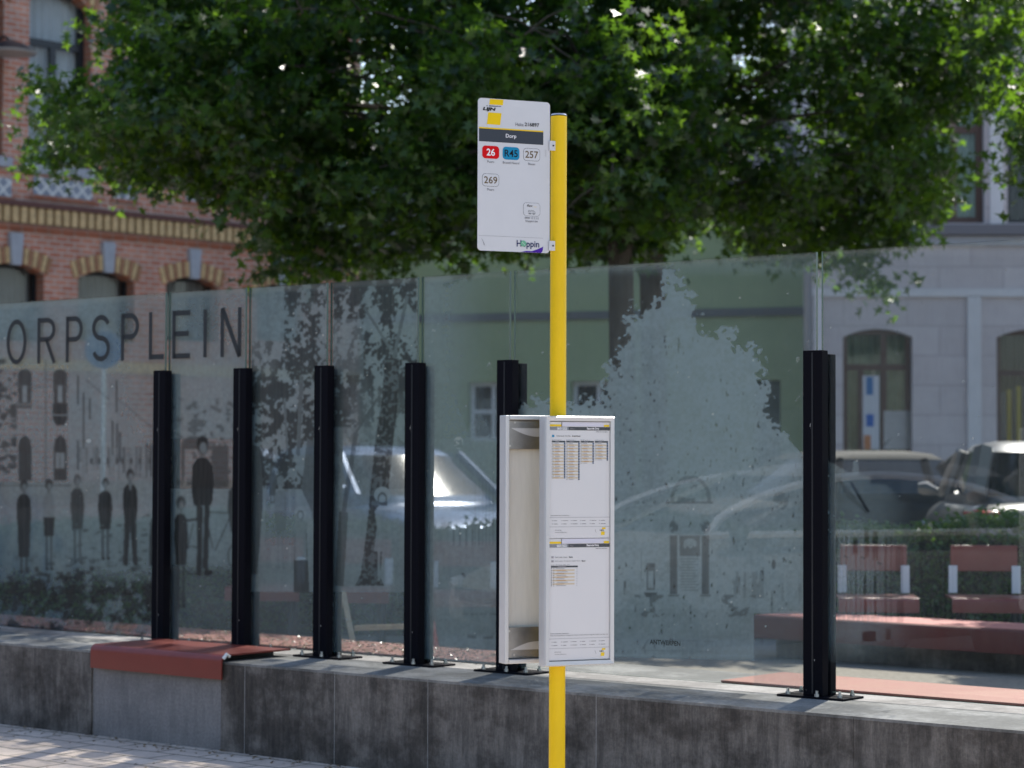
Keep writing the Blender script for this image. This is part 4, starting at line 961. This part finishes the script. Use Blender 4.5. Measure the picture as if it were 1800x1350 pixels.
# ------------------------------------------------------------ cars
M_tyre = mat('tyre_rubber', (.015, .015, .016), .8); M_rim = mat('alloy_rim', (.5, .5, .52), .3, .9)
M_wtrim = mat('satin_trim', (.97, .98, 1.0), .3, .5)
M_cgl = mat('car_glass', (.012, .015, .017), .06, 0, spec=.6); M_chr = mat('chrome_trim', (.9, .9, .9), .12, 1.0)
M_tail = mat('tail_lamp_red', (.35, .008, .01), .15, spec=.6); M_head = mat('headlamp_glass', (.55, .57, .6), .08, .3); M_plate = mat('number_plate', (.7, .7, .68), .4); M_trim = mat('black_plastic', (.02, .02, .02), .5)
def make_car(name, label, body_m, px, Y, heading, h=1.5, L=4.3, wx=0.12, trim=False, ground=PLZ, loc=None, glass=None):
    """local +x is the front; heading = world angle of the front in degrees"""
    p = P(px, 801, Y) if loc is None else Vector((*loc, 0)); t_ = thing(name, label, 'car', (p.x, p.y, ground), R(heading))
    hb = h * .64; hl = L / 2
    st = [(-hl, .42, .70, hb * .82), (-hl + .08, .30, .82, hb * .97), (-hl + .6, .24, .88, hb), (-.6, .22, .90, hb), (.6, .22, .90, hb * .985), (hl - 1.15, .22, .89, hb * .96), (hl - .5, .24, .86, hb * .87), (hl - .12, .28, .78, hb * .72), (hl, .38, .62, hb * .55)]
    mb = MB(); vs = []; n = 14
    for x, zb_, w_, zt_ in st:
        hh = zt_ - zb_
        half = [(0, zb_), (w_ * .8, zb_), (w_ * .95, zb_ + hh * .12), (w_, zb_ + hh * .35), (w_, zb_ + hh * .6), (w_ * .975, zb_ + hh * .82), (w_ * .90, zb_ + hh * .97), (w_ * .6, zt_ + .01)]
        ring = half + [(0, zt_ + .02)] + [(-y, z) for y, z in half[:0:-1]]; n = len(ring)
        vs += [(x, y, z) for y, z in ring]
    fs = []
    for i in range(len(st) - 1):
        for k in range(n): fs.append((i * n + k, (i + 1) * n + k, (i + 1) * n + (k + 1) % n, i * n + (k + 1) % n))
    fs += [list(range(n)), [(len(st) - 1) * n + k for k in range(n)][::-1]]
    mb.add(vs, [f[::-1] for f in fs], body_m)
    ob = mb.build('body', t_, smooth=True); sb = ob.modifiers.new('s', 'SUBSURF'); sb.levels = 1; sb.render_levels = 2
    # greenhouse by horizontal rings
    gl = glass or M_cgl
    lay = [(hb - .04, -hl + .28, hl - 1.18, .80), (hb + .04, -hl + .33, hl - 1.28, .785), (h - .10, -hl + .62, wx + .12, .66), (h - .035, -hl + .75, wx - .04, .60), (h, -hl + 1.05, wx - .45, .42)]
    def ring(x0_, x1_, w_):
        o_ = []
        for k in range(32):
            a_ = 2 * math.pi * k / 32; c0, s0 = math.cos(a_), math.sin(a_)
            ex = abs(c0) ** .38 * (1 if c0 > 0 else -1); ey = abs(s0) ** .38 * (1 if s0 > 0 else -1)
            o_.append(((x0_ + x1_) / 2 + ex * (x1_ - x0_) / 2, ey * w_))
        return o_
    vv = []; 
    for z_, a0, a1, w_ in lay: vv += [(x, y, z_) for x, y in ring(a0, a1, w_)]
    def band(i): return [(i * 32 + k, i * 32 + (k + 1) % 32, (i + 1) * 32 + (k + 1) % 32, (i + 1) * 32 + k) for k in range(32)]
    mb = MB(); mb.add(vv, band(1), gl); mb.build('window_band', t_, smooth=True)
    mb = MB(); mb.add(vv, band(2) + band(3) + [[4 * 32 + k for k in range(32)]] + band(0), body_m); mb.build('roof', t_, smooth=True)
    mb = MB()
    for s_ in (-1, 1):
        zr = h - .09; zb2_ = hb + .03
        for (xb_, xt_, wd) in ((hl - 1.42, wx + .02, .045), (.05, -.05, .04), (-1.15, -1.1, .04), (-hl + .40, -hl + .70, .10)):
            mb.tube([(xb_, s_ * .785, zb2_), ((xb_ + xt_) / 2, s_ * .73, (zb2_ + zr) / 2), (xt_, s_ * .665, zr)], wd, body_m, 6)
    mb.build('pillar', t_, smooth=True)
    if trim:
        for s_ in (-1, 1):
            pts = []
            for k in range(25):
                q = k / 24; x = (hl - 1.25) * (1 - q) + (-hl + .45) * q; z = hb + .05 + (h - hb - .14) * math.sin(math.pi * min(1, max(0, q))) ** .62; y = .80 - .13 * (z - hb) / (h - hb)
                pts.append((x, s_ * (y + .02), z))
            mb = MB(); mb.tube(pts, .030, M_wtrim, 6); mb.tube([(hl - 1.25, s_ * .82, hb + .045), (-hl + .45, s_ * .82, hb + .045)], .026, M_wtrim, 6); mb.build('window_trim', t_, smooth=True)
    for s_ in (-1, 1):
        for xw in (hl - .85, -hl + .80):
            mb = MB(); c0 = Vector((xw, s_ * .82, .32)); prof = [(-.1, .22), (-.1, .30), (-.07, .325), (.07, .325), (.1, .30), (.1, .22)]
            for i in range(5):
                vs_ = []; 
                for q in (i, i + 1): vs_ += [(c0.x + prof[q][1] * math.cos(a_ * math.pi / 12), c0.y + prof[q][0], c0.z + prof[q][1] * math.sin(a_ * math.pi / 12)) for a_ in range(24)]
                mb.add(vs_, [(k, (k + 1) % 24, 24 + (k + 1) % 24, 24 + k) for k in range(24)], M_tyre)
            wh = mb.build('wheel', t_, smooth=True)
            mb = MB(); mb.tube([(xw, s_ * .83, .32), (xw, s_ * .905, .32)], .215, M_trim if trim else M_rim, 24)
            for k in range(5):
                a_ = k * 2 * math.pi / 5; mb.tube([(xw, s_ * .912, .32), (xw + .19 * math.cos(a_), s_ * .912, .32 + .19 * math.sin(a_))], .018, M_trim if trim else M_chr, 4)
            mb.build('rim', wh)
        mb = MB(); mb.tube([(-hl + .11, s_ * .50, hb * .84), (-hl + .05, s_ * .66, hb * .85), (-hl + .22, s_ * .84, hb * .87), (-hl + .42, s_ * .882, hb * .88)], [.03, .06, .05, .02], M_tail, 8); mb.build('tail_lamp', t_, smooth=True)
        mb = MB(); mb.tube([(hl - .03, s_ * .46, hb * .62), (hl - .10, s_ * .62, hb * .65), (hl - .32, s_ * .80, hb * .70)], [.04, .065, .03], M_head, 8); mb.build('headlight', t_, smooth=True)
        mb = MB(); mb.tube([(hl - 1.45, s_ * .80, hb + .04), (hl - 1.42, s_ * .93, hb + .08), (hl - 1.40, s_ * 1.0, hb + .08)], [.03, .07, .05], body_m if not trim else M_trim, 8); mb.build('side_mirror', t_, smooth=True)
    mb = MB(); mb.box(-hl - .012, -hl + .01, -.26, .26, hb * .56, hb * .68, M_plate); mb.box(hl - .01, hl + .012, -.26, .26, .40, .51, M_plate if not trim else M_trim); mb.build('number_plate', t_)
    mb = MB(); mb.box(hl - .06, hl + .004, -.42, .42, .54, .60, M_trim); mb.build('grille', t_)
    mb = MB(); mb.box(-hl - .004, -hl + .06, -.6, .6, .32, .42, M_trim); mb.build('bumper', t_)
    if not trim:
        mb = MB(); mb.tube([(-hl - .004, -.5, hb * .78), (-hl - .02, 0, hb * .78), (-hl - .004, .5, hb * .78)], .018, M_chr, 6); mb.build('boot_trim', t_, smooth=True)
        mb = MB(); mb.tube([(-.9, 0, h), (-1.05, 0, h + .14)], [.01, .004], M_trim, 6); mb.build('antenna', t_)
    return t_
M_silver = mat('silver_paint', (.20, .20, .20), .35, .3, coat=.2); M_bluep = mat('blue_paint', (.03, .09, .22), .22, .3, coat=.6); M_dgrey = mat('dark_grey_paint', (.012, .014, .016), .7, .0, spec=.2)
M_bglass = mat('sunlit_windscreen', (.012, .015, .017), .07, 0, spec=.2)
make_car('parked_car', 'silver hatchback seen from behind above the hedge at the right', M_silver, 1812, 22.2, 87, 1.50, 4.2)
make_car('parked_car', 'blue car facing the square with sun glinting on its windscreen', M_bluep, 690, 22.5, -58, 1.45, 4.3, glass=M_bglass, wx=.13)
make_car('parked_car', 'dark grey car behind the hedge beside the big black post', M_dgrey, 1420, 25.5, 200, 1.42, 4.2)
make_car('parked_car', 'black car reflected in the glass, chrome strip round its windows', mat('matt_car_paint', (.22, .22, .22), .7, 0, spec=.2), 0, 0, 76.6, 1.46, 4.5, trim=True, ground=.006, loc=(-4.45, 8.28), wx=-.1, glass=mat('shaded_car_glass', (.008, .009, .01), .5, 0, spec=.15))

# ------------------------------------------------------------ buildings
def facade(mb, x0, x1, z0, z1, holes, m, reveal, mr=None, y=0):
    """wall face at y with openings (x0,x1,z0,z1,rise): rise = height of the segmental arch at the top"""
    xs = sorted({x0, x1, *[h[0] for h in holes], *[h[1] for h in holes]}); zs = sorted({z0, z1, *[h[2] for h in holes], *[h[3] for h in holes]})
    for i in range(len(xs) - 1):
        for j in range(len(zs) - 1):
            cx, cz = (xs[i] + xs[i + 1]) / 2, (zs[j] + zs[j + 1]) / 2
            if any(h[0] < cx < h[1] and h[2] < cz < h[3] for h in holes): continue
            mb.add([(xs[i], y, zs[j]), (xs[i + 1], y, zs[j]), (xs[i + 1], y, zs[j + 1]), (xs[i], y, zs[j + 1])], [(0, 1, 2, 3)], m)
    mr = mr or m
    for h in holes:
        a, b, c0, d0, rise = h; n = 12
        arc = [(a + (b - a) * k / n, d0 - rise + rise * (1 - (2 * k / n - 1) ** 2)) for k in range(n + 1)]
        if rise:
            for k in range(n):
                mb.add([(arc[k][0], y, arc[k][1]), (arc[k + 1][0], y, arc[k + 1][1]), (arc[k + 1][0], y, d0), (arc[k][0], y, d0)], [(0, 1, 2, 3)], m)
        for k in range(n): mb.add([(arc[k][0], y, arc[k][1]), (arc[k + 1][0], y, arc[k + 1][1]), (arc[k + 1][0], y + reveal, arc[k + 1][1]), (arc[k][0], y + reveal, arc[k][1])], [(3, 2, 1, 0)], mr)
        zz = d0 - rise
        mb.add([(a, y, c0), (a, y, zz), (a, y + reveal, zz), (a, y + reveal, c0)], [(0, 1, 2, 3)], mr)
        mb.add([(b, y, c0), (b, y, zz), (b, y + reveal, zz), (b, y + reveal, c0)], [(3, 2, 1, 0)], mr)
        mb.add([(a, y, c0), (b, y, c0), (b, y + reveal, c0), (a, y + reveal, c0)], [(0, 1, 2, 3)], mr)
M_wpane = glass_mat('window_pane', (.75, .78, .78), 1.5, .02)
def window(par, a, b, c0, d0, fm, y, bars=(), mull=(), fwid=.07, behind=None, rise=0):
    mb = MB()
    for q in ((a, a + fwid, c0, d0), (b - fwid, b, c0, d0), (a + fwid, b - fwid, c0, c0 + fwid), (a + fwid, b - fwid, d0 - fwid - rise, d0)): mb.box(q[0], q[1], y - .03, y + .03, q[2], q[3], fm)
    for z in bars: mb.box(a + fwid, b - fwid, y - .028, y + .028, z - fwid / 2, z + fwid / 2, fm)
    for x, za_, zb_ in mull: mb.box(x - fwid / 2, x + fwid / 2, y - .026, y + .026, za_, zb_, fm)
    f = mb.build('window', par)
    mb = MB(); mb.add([(a, y + .01, c0), (b, y + .01, c0), (b, y + .01, d0), (a, y + .01, d0)], [(0, 1, 2, 3)], M_wpane); mb.build('pane', f)
    mb = MB(); n = 40
    for k in range(n):
        xa_ = a + (b - a) * k / n; xb_ = a + (b - a) * (k + 1) / n; ya, yb = y + .12 + .02 * math.sin(k * 1.3), y + .12 + .02 * math.sin((k + 1) * 1.3)
        mb.add([(xa_, ya, c0), (xb_, yb, c0), (xb_, yb, d0), (xa_, ya, d0)], [(0, 1, 2, 3)], behind)
    mb.build('curtain', f, smooth=True)
    return f
# --- brick town house (left)
p0 = P(0, 801, 30.5); RF = Frame((p0.x, p0.y), 48.0)
M_brick = brick_mat('red_brick', (.43, .14, .08), (.54, .23, .145), (.48, .36, .30), .22, .075, .014, .25)
M_brickr = brick_mat('orange_brick', (.32, .11, .06), (.36, .14, .08), (.30, .2, .16), .22, .072, .01, .2)
M_yb = mat('yellow_brick', (.58, .40, .20), .85, var=.25, vscale=12); M_stone = mat('grey_stone', (.36, .37, .40), .8, var=.1, vscale=8)
M_dkfr = mat('dark_window_frame', (.012, .014, .018), .4); M_curt = mat('grey_curtain', (.58, .59, .61), .9, var=.06, vscale=6); M_curt2 = mat('dull_blind', (.26, .255, .25), .9, var=.1, vscale=3)
def rx(px, py=500): return RF.at(px, py)[0]
def rz(px, py): return RF.at(px, py)[1]
house = fthing('brick_house', 'red brick town house with yellow brick arches at the left', 'building', RF)
xL, xR = -9.0, rx(632)
gw = [(rx(-30), rx(77), rz(40, 600), rz(20, 462)), (rx(137), rx(236), rz(180, 600), rz(185, 476)), (rx(292), rx(384), rz(330, 600), rz(338, 487)), (rx(452), rx(532), rz(490, 600), rz(490, 499))]
fw_ = [(rx(-95), rx(2), rz(0, 275), rz(0, -30)), (rx(47), rx(157), rz(100, 292), rz(100, -22)), (rx(222), rx(320), rz(270, 300), rz(270, -8)), (rx(400), rx(490), rz(440, 312), rz(440, 16))]
low = [(rx(137), rx(236), .9, 2.6), (rx(292), rx(384), .9, 2.6)]
holes = [(*h, .13) for h in gw] + [(*h, .25) for h in fw_]
mb = MB(); facade(mb, xL, xR, 0, 9.5, holes, M_brick, .22, M_brickr); mb.box(xL, xR, .5, 8, 0, 9.4, M_brick); mb.build('wall', house)
for h in gw:
    window(house, h[0] - .02, h[1] + .02, h[2], h[3] + .0, M_dkfr, .20, behind=M_curt2, fwid=.06)
for h in fw_:
    zt_ = rz(100, 75); window(house, h[0] - .02, h[1] + .02, h[2], h[3], M_dkfr, .20, bars=(zt_,), mull=(((h[0] + h[1]) / 2, h[2], zt_),), behind=M_curt, fwid=.10)
    mb = MB(); mb.box(h[0] - .12, h[1] + .12, -.08, .19, h[2] - .14, h[2] - .002, M_stone); mb.build('window_sill', house, bevel=.01)
def ring_arch(h, rise, th, over, name, y=-.03):
    a, b, _, d0 = h[:4]; n = 16; mb = MB(); a -= over; b += over; mid = (a + b) / 2
    for k in range(n):
        q0, q1 = k / n, (k + 1) / n - .012
        def pt(q): x = a + (b - a) * q; s_ = (2 * q - 1); return x, d0 - rise + rise * (1 - s_ * s_), s_
        x0_, z0_, s0 = pt(q0); x1_, z1_, s1 = pt(q1)
        pts = [(x0_, z0_), (x1_, z1_), (x1_ + s1 * .07, z1_ + th), (x0_ + s0 * .07, z0_ + th)]
        mb.poly(pts, y, M_yb if k % 2 == 0 else M_yb2, .034)
    return mb.build(name, house)
M_yb2 = mat('buff_brick', (.34, .17, .09), .85, var=.2, vscale=12)
for h in gw:
    ring_arch(h, .13, .22, .07, 'arch'); cx = (h[0] + h[1]) / 2
    mb = MB(); mb.poly([(cx - .075, h[3] - .03), (cx + .075, h[3] - .03), (cx + .11, h[3] + .40), (cx - .11, h[3] + .40)], -.075, M_stone, .08); mb.build('keystone', house, bevel=.006)
for h in fw_: ring_arch(h, .25, .28, .1, 'arch')
mb = MB(); zc1, zc0 = rz(0, 360), rz(0, 390)
mb.box(xL, xR, -.12, -.001, zc1, zc1 + .07, mat('dark_tile', (.12, .05, .04), .8, var=.2)); mb.box(xL, xR, -.06, -.001, zc0 - .07, zc0, M_brickr); mb.box(xL, xR, -.045, -.001, zc0, zc1, mat('dark_tile', (.12, .05, .04)))
x = xL
while x < xR: mb.box(x, x + .09, -.10, -.046, zc0 + .01, zc1 - .005, M_yb); x += .14
mb.build('cornice', house)
mb = MB(); zq = rz(0, 648); mb.box(xL, xR, -.03, -.001, zq, zq + .16, M_yb); mb.build('sill_course', house)
mb = MB(); zq = rz(0, 880); mb.box(xL, xR, -.035, -.001, zq, zq + .25, M_yb2); mb.box(xL, xR, -.06, -.001, .14, .5, M_stone); mb.build('plinth_course', house)
# glazed tile panels
def tile_mat():
    m, t_, b = new_mat('glazed_tile'); b.inputs['Roughness'].default_value = .25
    tc = t_.nodes.new('ShaderNodeTexCoord'); mp = t_.nodes.new('ShaderNodeMapping'); mp.inputs['Rotation'].default_value = (0, R(45), 0); mp.inputs['Scale'].default_value = (7, 7, 7)
    t_.links.new(tc.outputs['Object'], mp.inputs[0]); sp = t_.nodes.new('ShaderNodeSeparateXYZ'); t_.links.new(mp.outputs[0], sp.inputs[0]); cb = t_.nodes.new('ShaderNodeCombineXYZ'); t_.links.new(sp.outputs[0], cb.inputs[0]); t_.links.new(sp.outputs[2], cb.inputs[1])
    br = t_.nodes.new('ShaderNodeTexBrick'); br.offset = 0; br.inputs['Scale'].default_value = 1; br.inputs['Brick Width'].default_value = 1; br.inputs['Row Height'].default_value = 1; br.inputs['Mortar Size'].default_value = .14
    br.inputs['Color1'].default_value = (.16, .18, .24, 1); br.inputs['Color2'].default_value = (.22, .24, .30, 1); br.inputs['Mortar'].default_value = (.55, .55, .55, 1)
    t_.links.new(cb.outputs[0], br.inputs[0]); t_.links.new(br.outputs[0], b.inputs['Base Color']); return m
M_tile = tile_mat()
for a_, b_ in ((-60, 18), (56, 160), (197, 235), (325, 372), (400, 470), (505, 545)):
    xa_, xb_ = rx(a_), rx(b_); za_ = rz((a_ + b_) / 2, 343 + (a_ + b_) * .035 / 2 * 1.0); zb_ = za_ + .25
    mb = MB(); mb.box(xa_, xb_, -.012, -.001, za_, zb_, M_tile); mb.box(xa_ - .05, xb_ + .05, -.03, -.0125, za_ - .06, za_, M_brickr); mb.build('tile_panel', house)
mb = MB(); mb.box(xL - .3, xR + .3, -.5, 8.3, 9.5, 9.8, M_stone); mb.build('roof', house)
mb = MB()  # wall lantern by the first floor window
lx = rx(-12, 95); lz = rz(8, 100)
lan = thing('wall_lantern', 'dark hooded lantern fixed to the brick wall between tall windows', 'lantern', RF.world(lx, 0, lz), RF.a)
mb.tube([(0, -.003, .18), (0, -.25, .22), (0, -.38, .15)], .02, M_dkfr, 8); mb.build('arm', lan)
mb = MB(); mb.tube([(0, -.38, .16), (0, -.38, .10), (0, -.38, .0)], [.04, .20, .36], mat('lantern_hood', (.05, .052, .06), .35, .3), 24); mb.build('hood', lan, smooth=True)
mb = MB(); mb.tube([(0, -.38, -.003), (0, -.38, -.025)], [.36, .35], mat('lantern_rim', (.35, .34, .33), .4), 24); mb.build('rim', lan)

# --- pale green house in the middle
M_green = mat('green_render', (.31, .38, .22), .9, var=.06, vscale=2, bump=.2, bscale=60)
a = P(560, 801, 36.4); b = P(1424, 801, 33.5)
GF = Frame((a.x, a.y), math.degrees(math.atan2(b.y - a.y, b.x - a.x)))
gh = fthing('green_house', 'pale green rendered house behind the square', 'building', GF)
gwd = (b - a).length
def gq(px, py): return GF.at(px, py)
holes = [(gq(822, 700)[0], gq(902, 700)[0], gq(850, 775)[1], gq(850, 672)[1], 0), (gq(1003, 700)[0], gq(1092, 700)[0], gq(1050, 775)[1], gq(1050, 670)[1], 0), (gq(1328, 700)[0], gq(1372, 700)[0], .2, gq(1350, 668)[1], 0)]
mb = MB(); facade(mb, 0, gwd, 0, 5.6, holes, M_green, .2); mb.box(0, gwd, .35, 7, 0, 5.5, M_green); mb.build('wall', gh)
M_wfr = mat('white_window_frame', (.62, .63, .65), .5); M_dkin = mat('dark_interior', (.05, .045, .045), .9, var=.3, vscale=3)
for h in holes[:2]:
    window(gh, h[0], h[1], h[2], h[3], M_wfr, .16, bars=((h[2] + h[3]) / 2,), mull=(((h[0] + h[1]) / 2, h[2], h[3]),), behind=M_dkin, fwid=.06)
mb = MB(); h = holes[2]; mb.box(h[0], h[1], .12, .17, h[2], h[3], mat('dark_green_door', (.03, .05, .04), .5)); mb.build('door', gh)
mb = MB(); zc = gq(1000, 562)[1]; mb.box(0, gwd, -.05, -.001, zc, zc + .12, mat('grey_band', (.13, .14, .14), .8)); mb.build('string_course', gh)
M_slate = mat('slate_roof', (.07, .07, .08), .7, var=.2, vscale=6)
mb = MB(); mb.add([(-.2, -.35, 5.6), (gwd, -.35, 5.6), (gwd, 3.5, 7.4), (-.2, 3.5, 7.4), (-.2, 7.2, 5.6), (gwd, 7.2, 5.6), (-.2, -.35, 5.45), (gwd, -.35, 5.45)], [(0, 1, 2, 3), (3, 2, 5, 4), (6, 7, 1, 0), (0, 3, 4)], M_slate); mb.build('roof', gh)

# --- pale pink-grey house at the right
a = P(1428, 801, 32.2); PF = Frame((a.x, a.y), -2.0)
M_pink = brick_mat('pale_painted_brick', (.52, .455, .45), (.58, .515, .51), (.44, .39, .385), .9, .42, .012, .08, .85, .2); M_pale = mat('pale_pilaster', (.64, .61, .61), .8, var=.05, vscale=4)
ph = fthing('pale_house', 'pale stone-grey house with arched shop windows at the right', 'building', PF)
def pq(px, py): return PF.at(px, py)
X = lambda p_: pq(p_, 600)[0]
Z = lambda p_: pq(1650, p_)[1]
holes = [(X(1482), X(1604), Z(905), Z(578), .12), (X(1752), X(1880), Z(905), Z(578), .12), (X(1600), X(1732), Z(392), Z(150), .1), (X(1772), X(1900), Z(392), Z(150), .1), (X(1470), X(1560), Z(392), Z(150), .1), (X(1990), X(2120), Z(392), Z(150), .1)]
mb = MB(); facade(mb, 0, 12, 0, 8.4, holes, M_pink, .25, M_pale); mb.box(0, 12, .6, 8, 0, 8.3, M_pale); mb.build('wall', ph)
M_brfr = mat('brown_window_frame', (.10, .055, .04), .6); M_gcurt = mat('pale_green_curtain', (.30, .40, .33), .9, var=.15, vscale=6); M_grdr = mat('mint_curtain', (.20, .25, .17), .9, var=.3, vscale=4)
h = holes[0]; window(ph, h[0], h[1], h[2], h[3], M_brfr, .2, bars=(Z(645),), mull=((X(1516), h[2], Z(645)), (X(1556), h[2], h[3])), behind=M_grdr, fwid=.08)
h = holes[1]; window(ph, h[0], h[1], h[2], h[3], M_brfr, .2, bars=(Z(655),), behind=M_dkin, fwid=.08)
h = holes[2]; window(ph, h[0], h[1], h[2], h[3], M_brfr, .2, bars=(Z(225),), mull=((X(1680), h[2], h[3]),), behind=M_gcurt, fwid=.1)
for h in holes[3:]: window(ph, h[0], h[1], h[2], h[3], M_dkfr, .2, bars=(Z(225),), behind=M_dkin, fwid=.07)
mb = MB()
for p_, q_, a_, b_ in ((1740, 1764, Z(405), Z(-50)), (1430, 1446, 0, Z(520)), (1700, 1724, 0, Z(520))):
    mb = MB(); mb.box(X(p_), X(q_), -.05, -.001, a_, b_, M_pale); mb.build('pilaster', ph)
mb = MB(); mb.box(0, 12, -.16, -.001, Z(414), Z(396), mat('sill_band_shadow', (.17, .16, .17), .8)); mb.box(0, 12, -.06, -.001, Z(432), Z(415), M_stone); mb.box(0, 12, -.05, -.001, Z(522), Z(508), M_pale); mb.build('string_course', ph)  # sill band coloured dark grey to give its shadow
# posters in the shop window and clothes on a rail
for (l, t_, r_, b_, cc_) in ((1519, 660, 1548, 790, (.55, .55, .58)),):
    mb = MB(); mb.box(X(l), X(r_), .17, .175, Z(b_), Z(t_), mat('poster_white', cc_, .7))
    for (q0, q1, q2, q3, c3) in ((1525, 662, 1537, 694, (.05, .16, .35)), (1525, 728, 1538, 750, (.03, .12, .4)), (1521, 765, 1533, 790, (.5, .2, .08))): mb.box(X(q0), X(q2), .165, .1695, Z(q3), Z(q1), mat('poster_%d' % q1, c3, .7))
    mb.build('poster', ph)
mb = MB(); mb.box(X(1556), X(1603), .17, .176, Z(790), Z(722), mat('shop_paper', (.42, .40, .38), .8, var=.1)); mb.build('notice', ph)
mb = MB()
for k, (px, c3) in enumerate(((1757, (.25, .24, .28)), (1766, (.12, .12, .14)), (1775, (.4, .29, .02)), (1785, (.05, .05, .05)), (1792, (.42, .32, .03)), (1800, (.05, .05, .06)))):
    mb.box(X(px), X(px + 7), .215, .26, Z(800), Z(690 - 3 * k), mat('garment_%d' % k, c3, .9))
mb.build('clothes_rail', ph)
mb = MB(); mb.box(-.1, 12.2, -.4, 8.2, 8.4, 8.7, M_slate); mb.build('roof', ph)

# --- blue round sign seen through the lettered pane
p = P(183, 615, 24); t = thing('round_sign', 'blank blue round traffic sign seen through the letters', 'sign', (p.x, p.y, PLZ), 0)
mb = MB(); zc = p.z - PLZ; mb.poly([(.2 * math.cos(k * math.pi / 16), zc + .2 * math.sin(k * math.pi / 16)) for k in range(32)], -.032, mat('sign_blue', (.02, .10, .26), .4), .003); mb.build('disc', t)
mb = MB(); mb.tube([(0, 0, 0), (0, 0, zc + .22)], .027, M_alu, 12); mb.build('pole', t, smooth=True)

# leaf litter on pavement edge and wall top
M_lit = leaf_mat('dry_leaf', (.10, .06, .025), (.30, .20, .08), (.2, .12, .04), .1)
N = 520; lx_ = rng.uniform(-5.5, 3.6, N); ly_ = FY - np.abs(rng.normal(0, .10, N)) - .01; lz_ = np.full(N, .004)
sel = rng.random(N) < .25; ly_ = np.where(sel, FY - rng.uniform(0, 1.6, N), ly_)
me = leaf_mesh('leaf_litter', np.stack([lx_, ly_, lz_], -1).astype(np.float32), .022, OVAL, np.full(N, .5), M_lit, 3, 8)
o = bpy.data.objects.new('leaf_litter', me); COL.objects.link(o); o.location = WF.o; o.rotation_euler.z = WF.a; tag(o, 'dry leaves and crumbs along the wall foot', 'leaf litter', None, 'stuff')
N = 2600; lx_ = rng.uniform(-5.5, -.2, N); ly_ = rng.uniform(.2, .76, N)
me = leaf_mesh('leaf_litter', np.stack([lx_, ly_, np.full(N, .467)], -1).astype(np.float32), .02, OVAL, np.full(N, .3), M_lit, 3, 9)
o = bpy.data.objects.new('leaf_litter', me); COL.objects.link(o); o.location = WF.o; o.rotation_euler.z = WF.a; tag(o, 'dry litter lying on the red boards behind the glass', 'leaf litter', None, 'stuff')


# --- unseen house row added at camera left so the glass mirrors dark
FF = Frame((-62, 70), -90)
fh = fthing('added_house_row', 'unseen dark house row added for the glass to mirror', 'building', FF)
M_far = mat('dark_row_brick', (.07, .065, .065), .9, var=.3, vscale=1)
holes = [(2 + 5 * k, 3.4 + 5 * k, 1.0, 2.8, 0) for k in range(26)]
mb = MB(); facade(mb, 0, 134, 0, 7.6, holes, M_far, .2); mb.box(0, 134, .5, 8, 0, 7.5, M_far); mb.build('wall', fh)
mb = MB(); mb.add([(-.3, -.3, 7.6), (134.3, -.3, 7.6), (134.3, 4, 9.8), (-.3, 4, 9.8), (-.3, 8.3, 7.6), (134.3, 8.3, 7.6)], [(0, 1, 2, 3), (3, 2, 5, 4)], M_slate); mb.build('roof', fh)
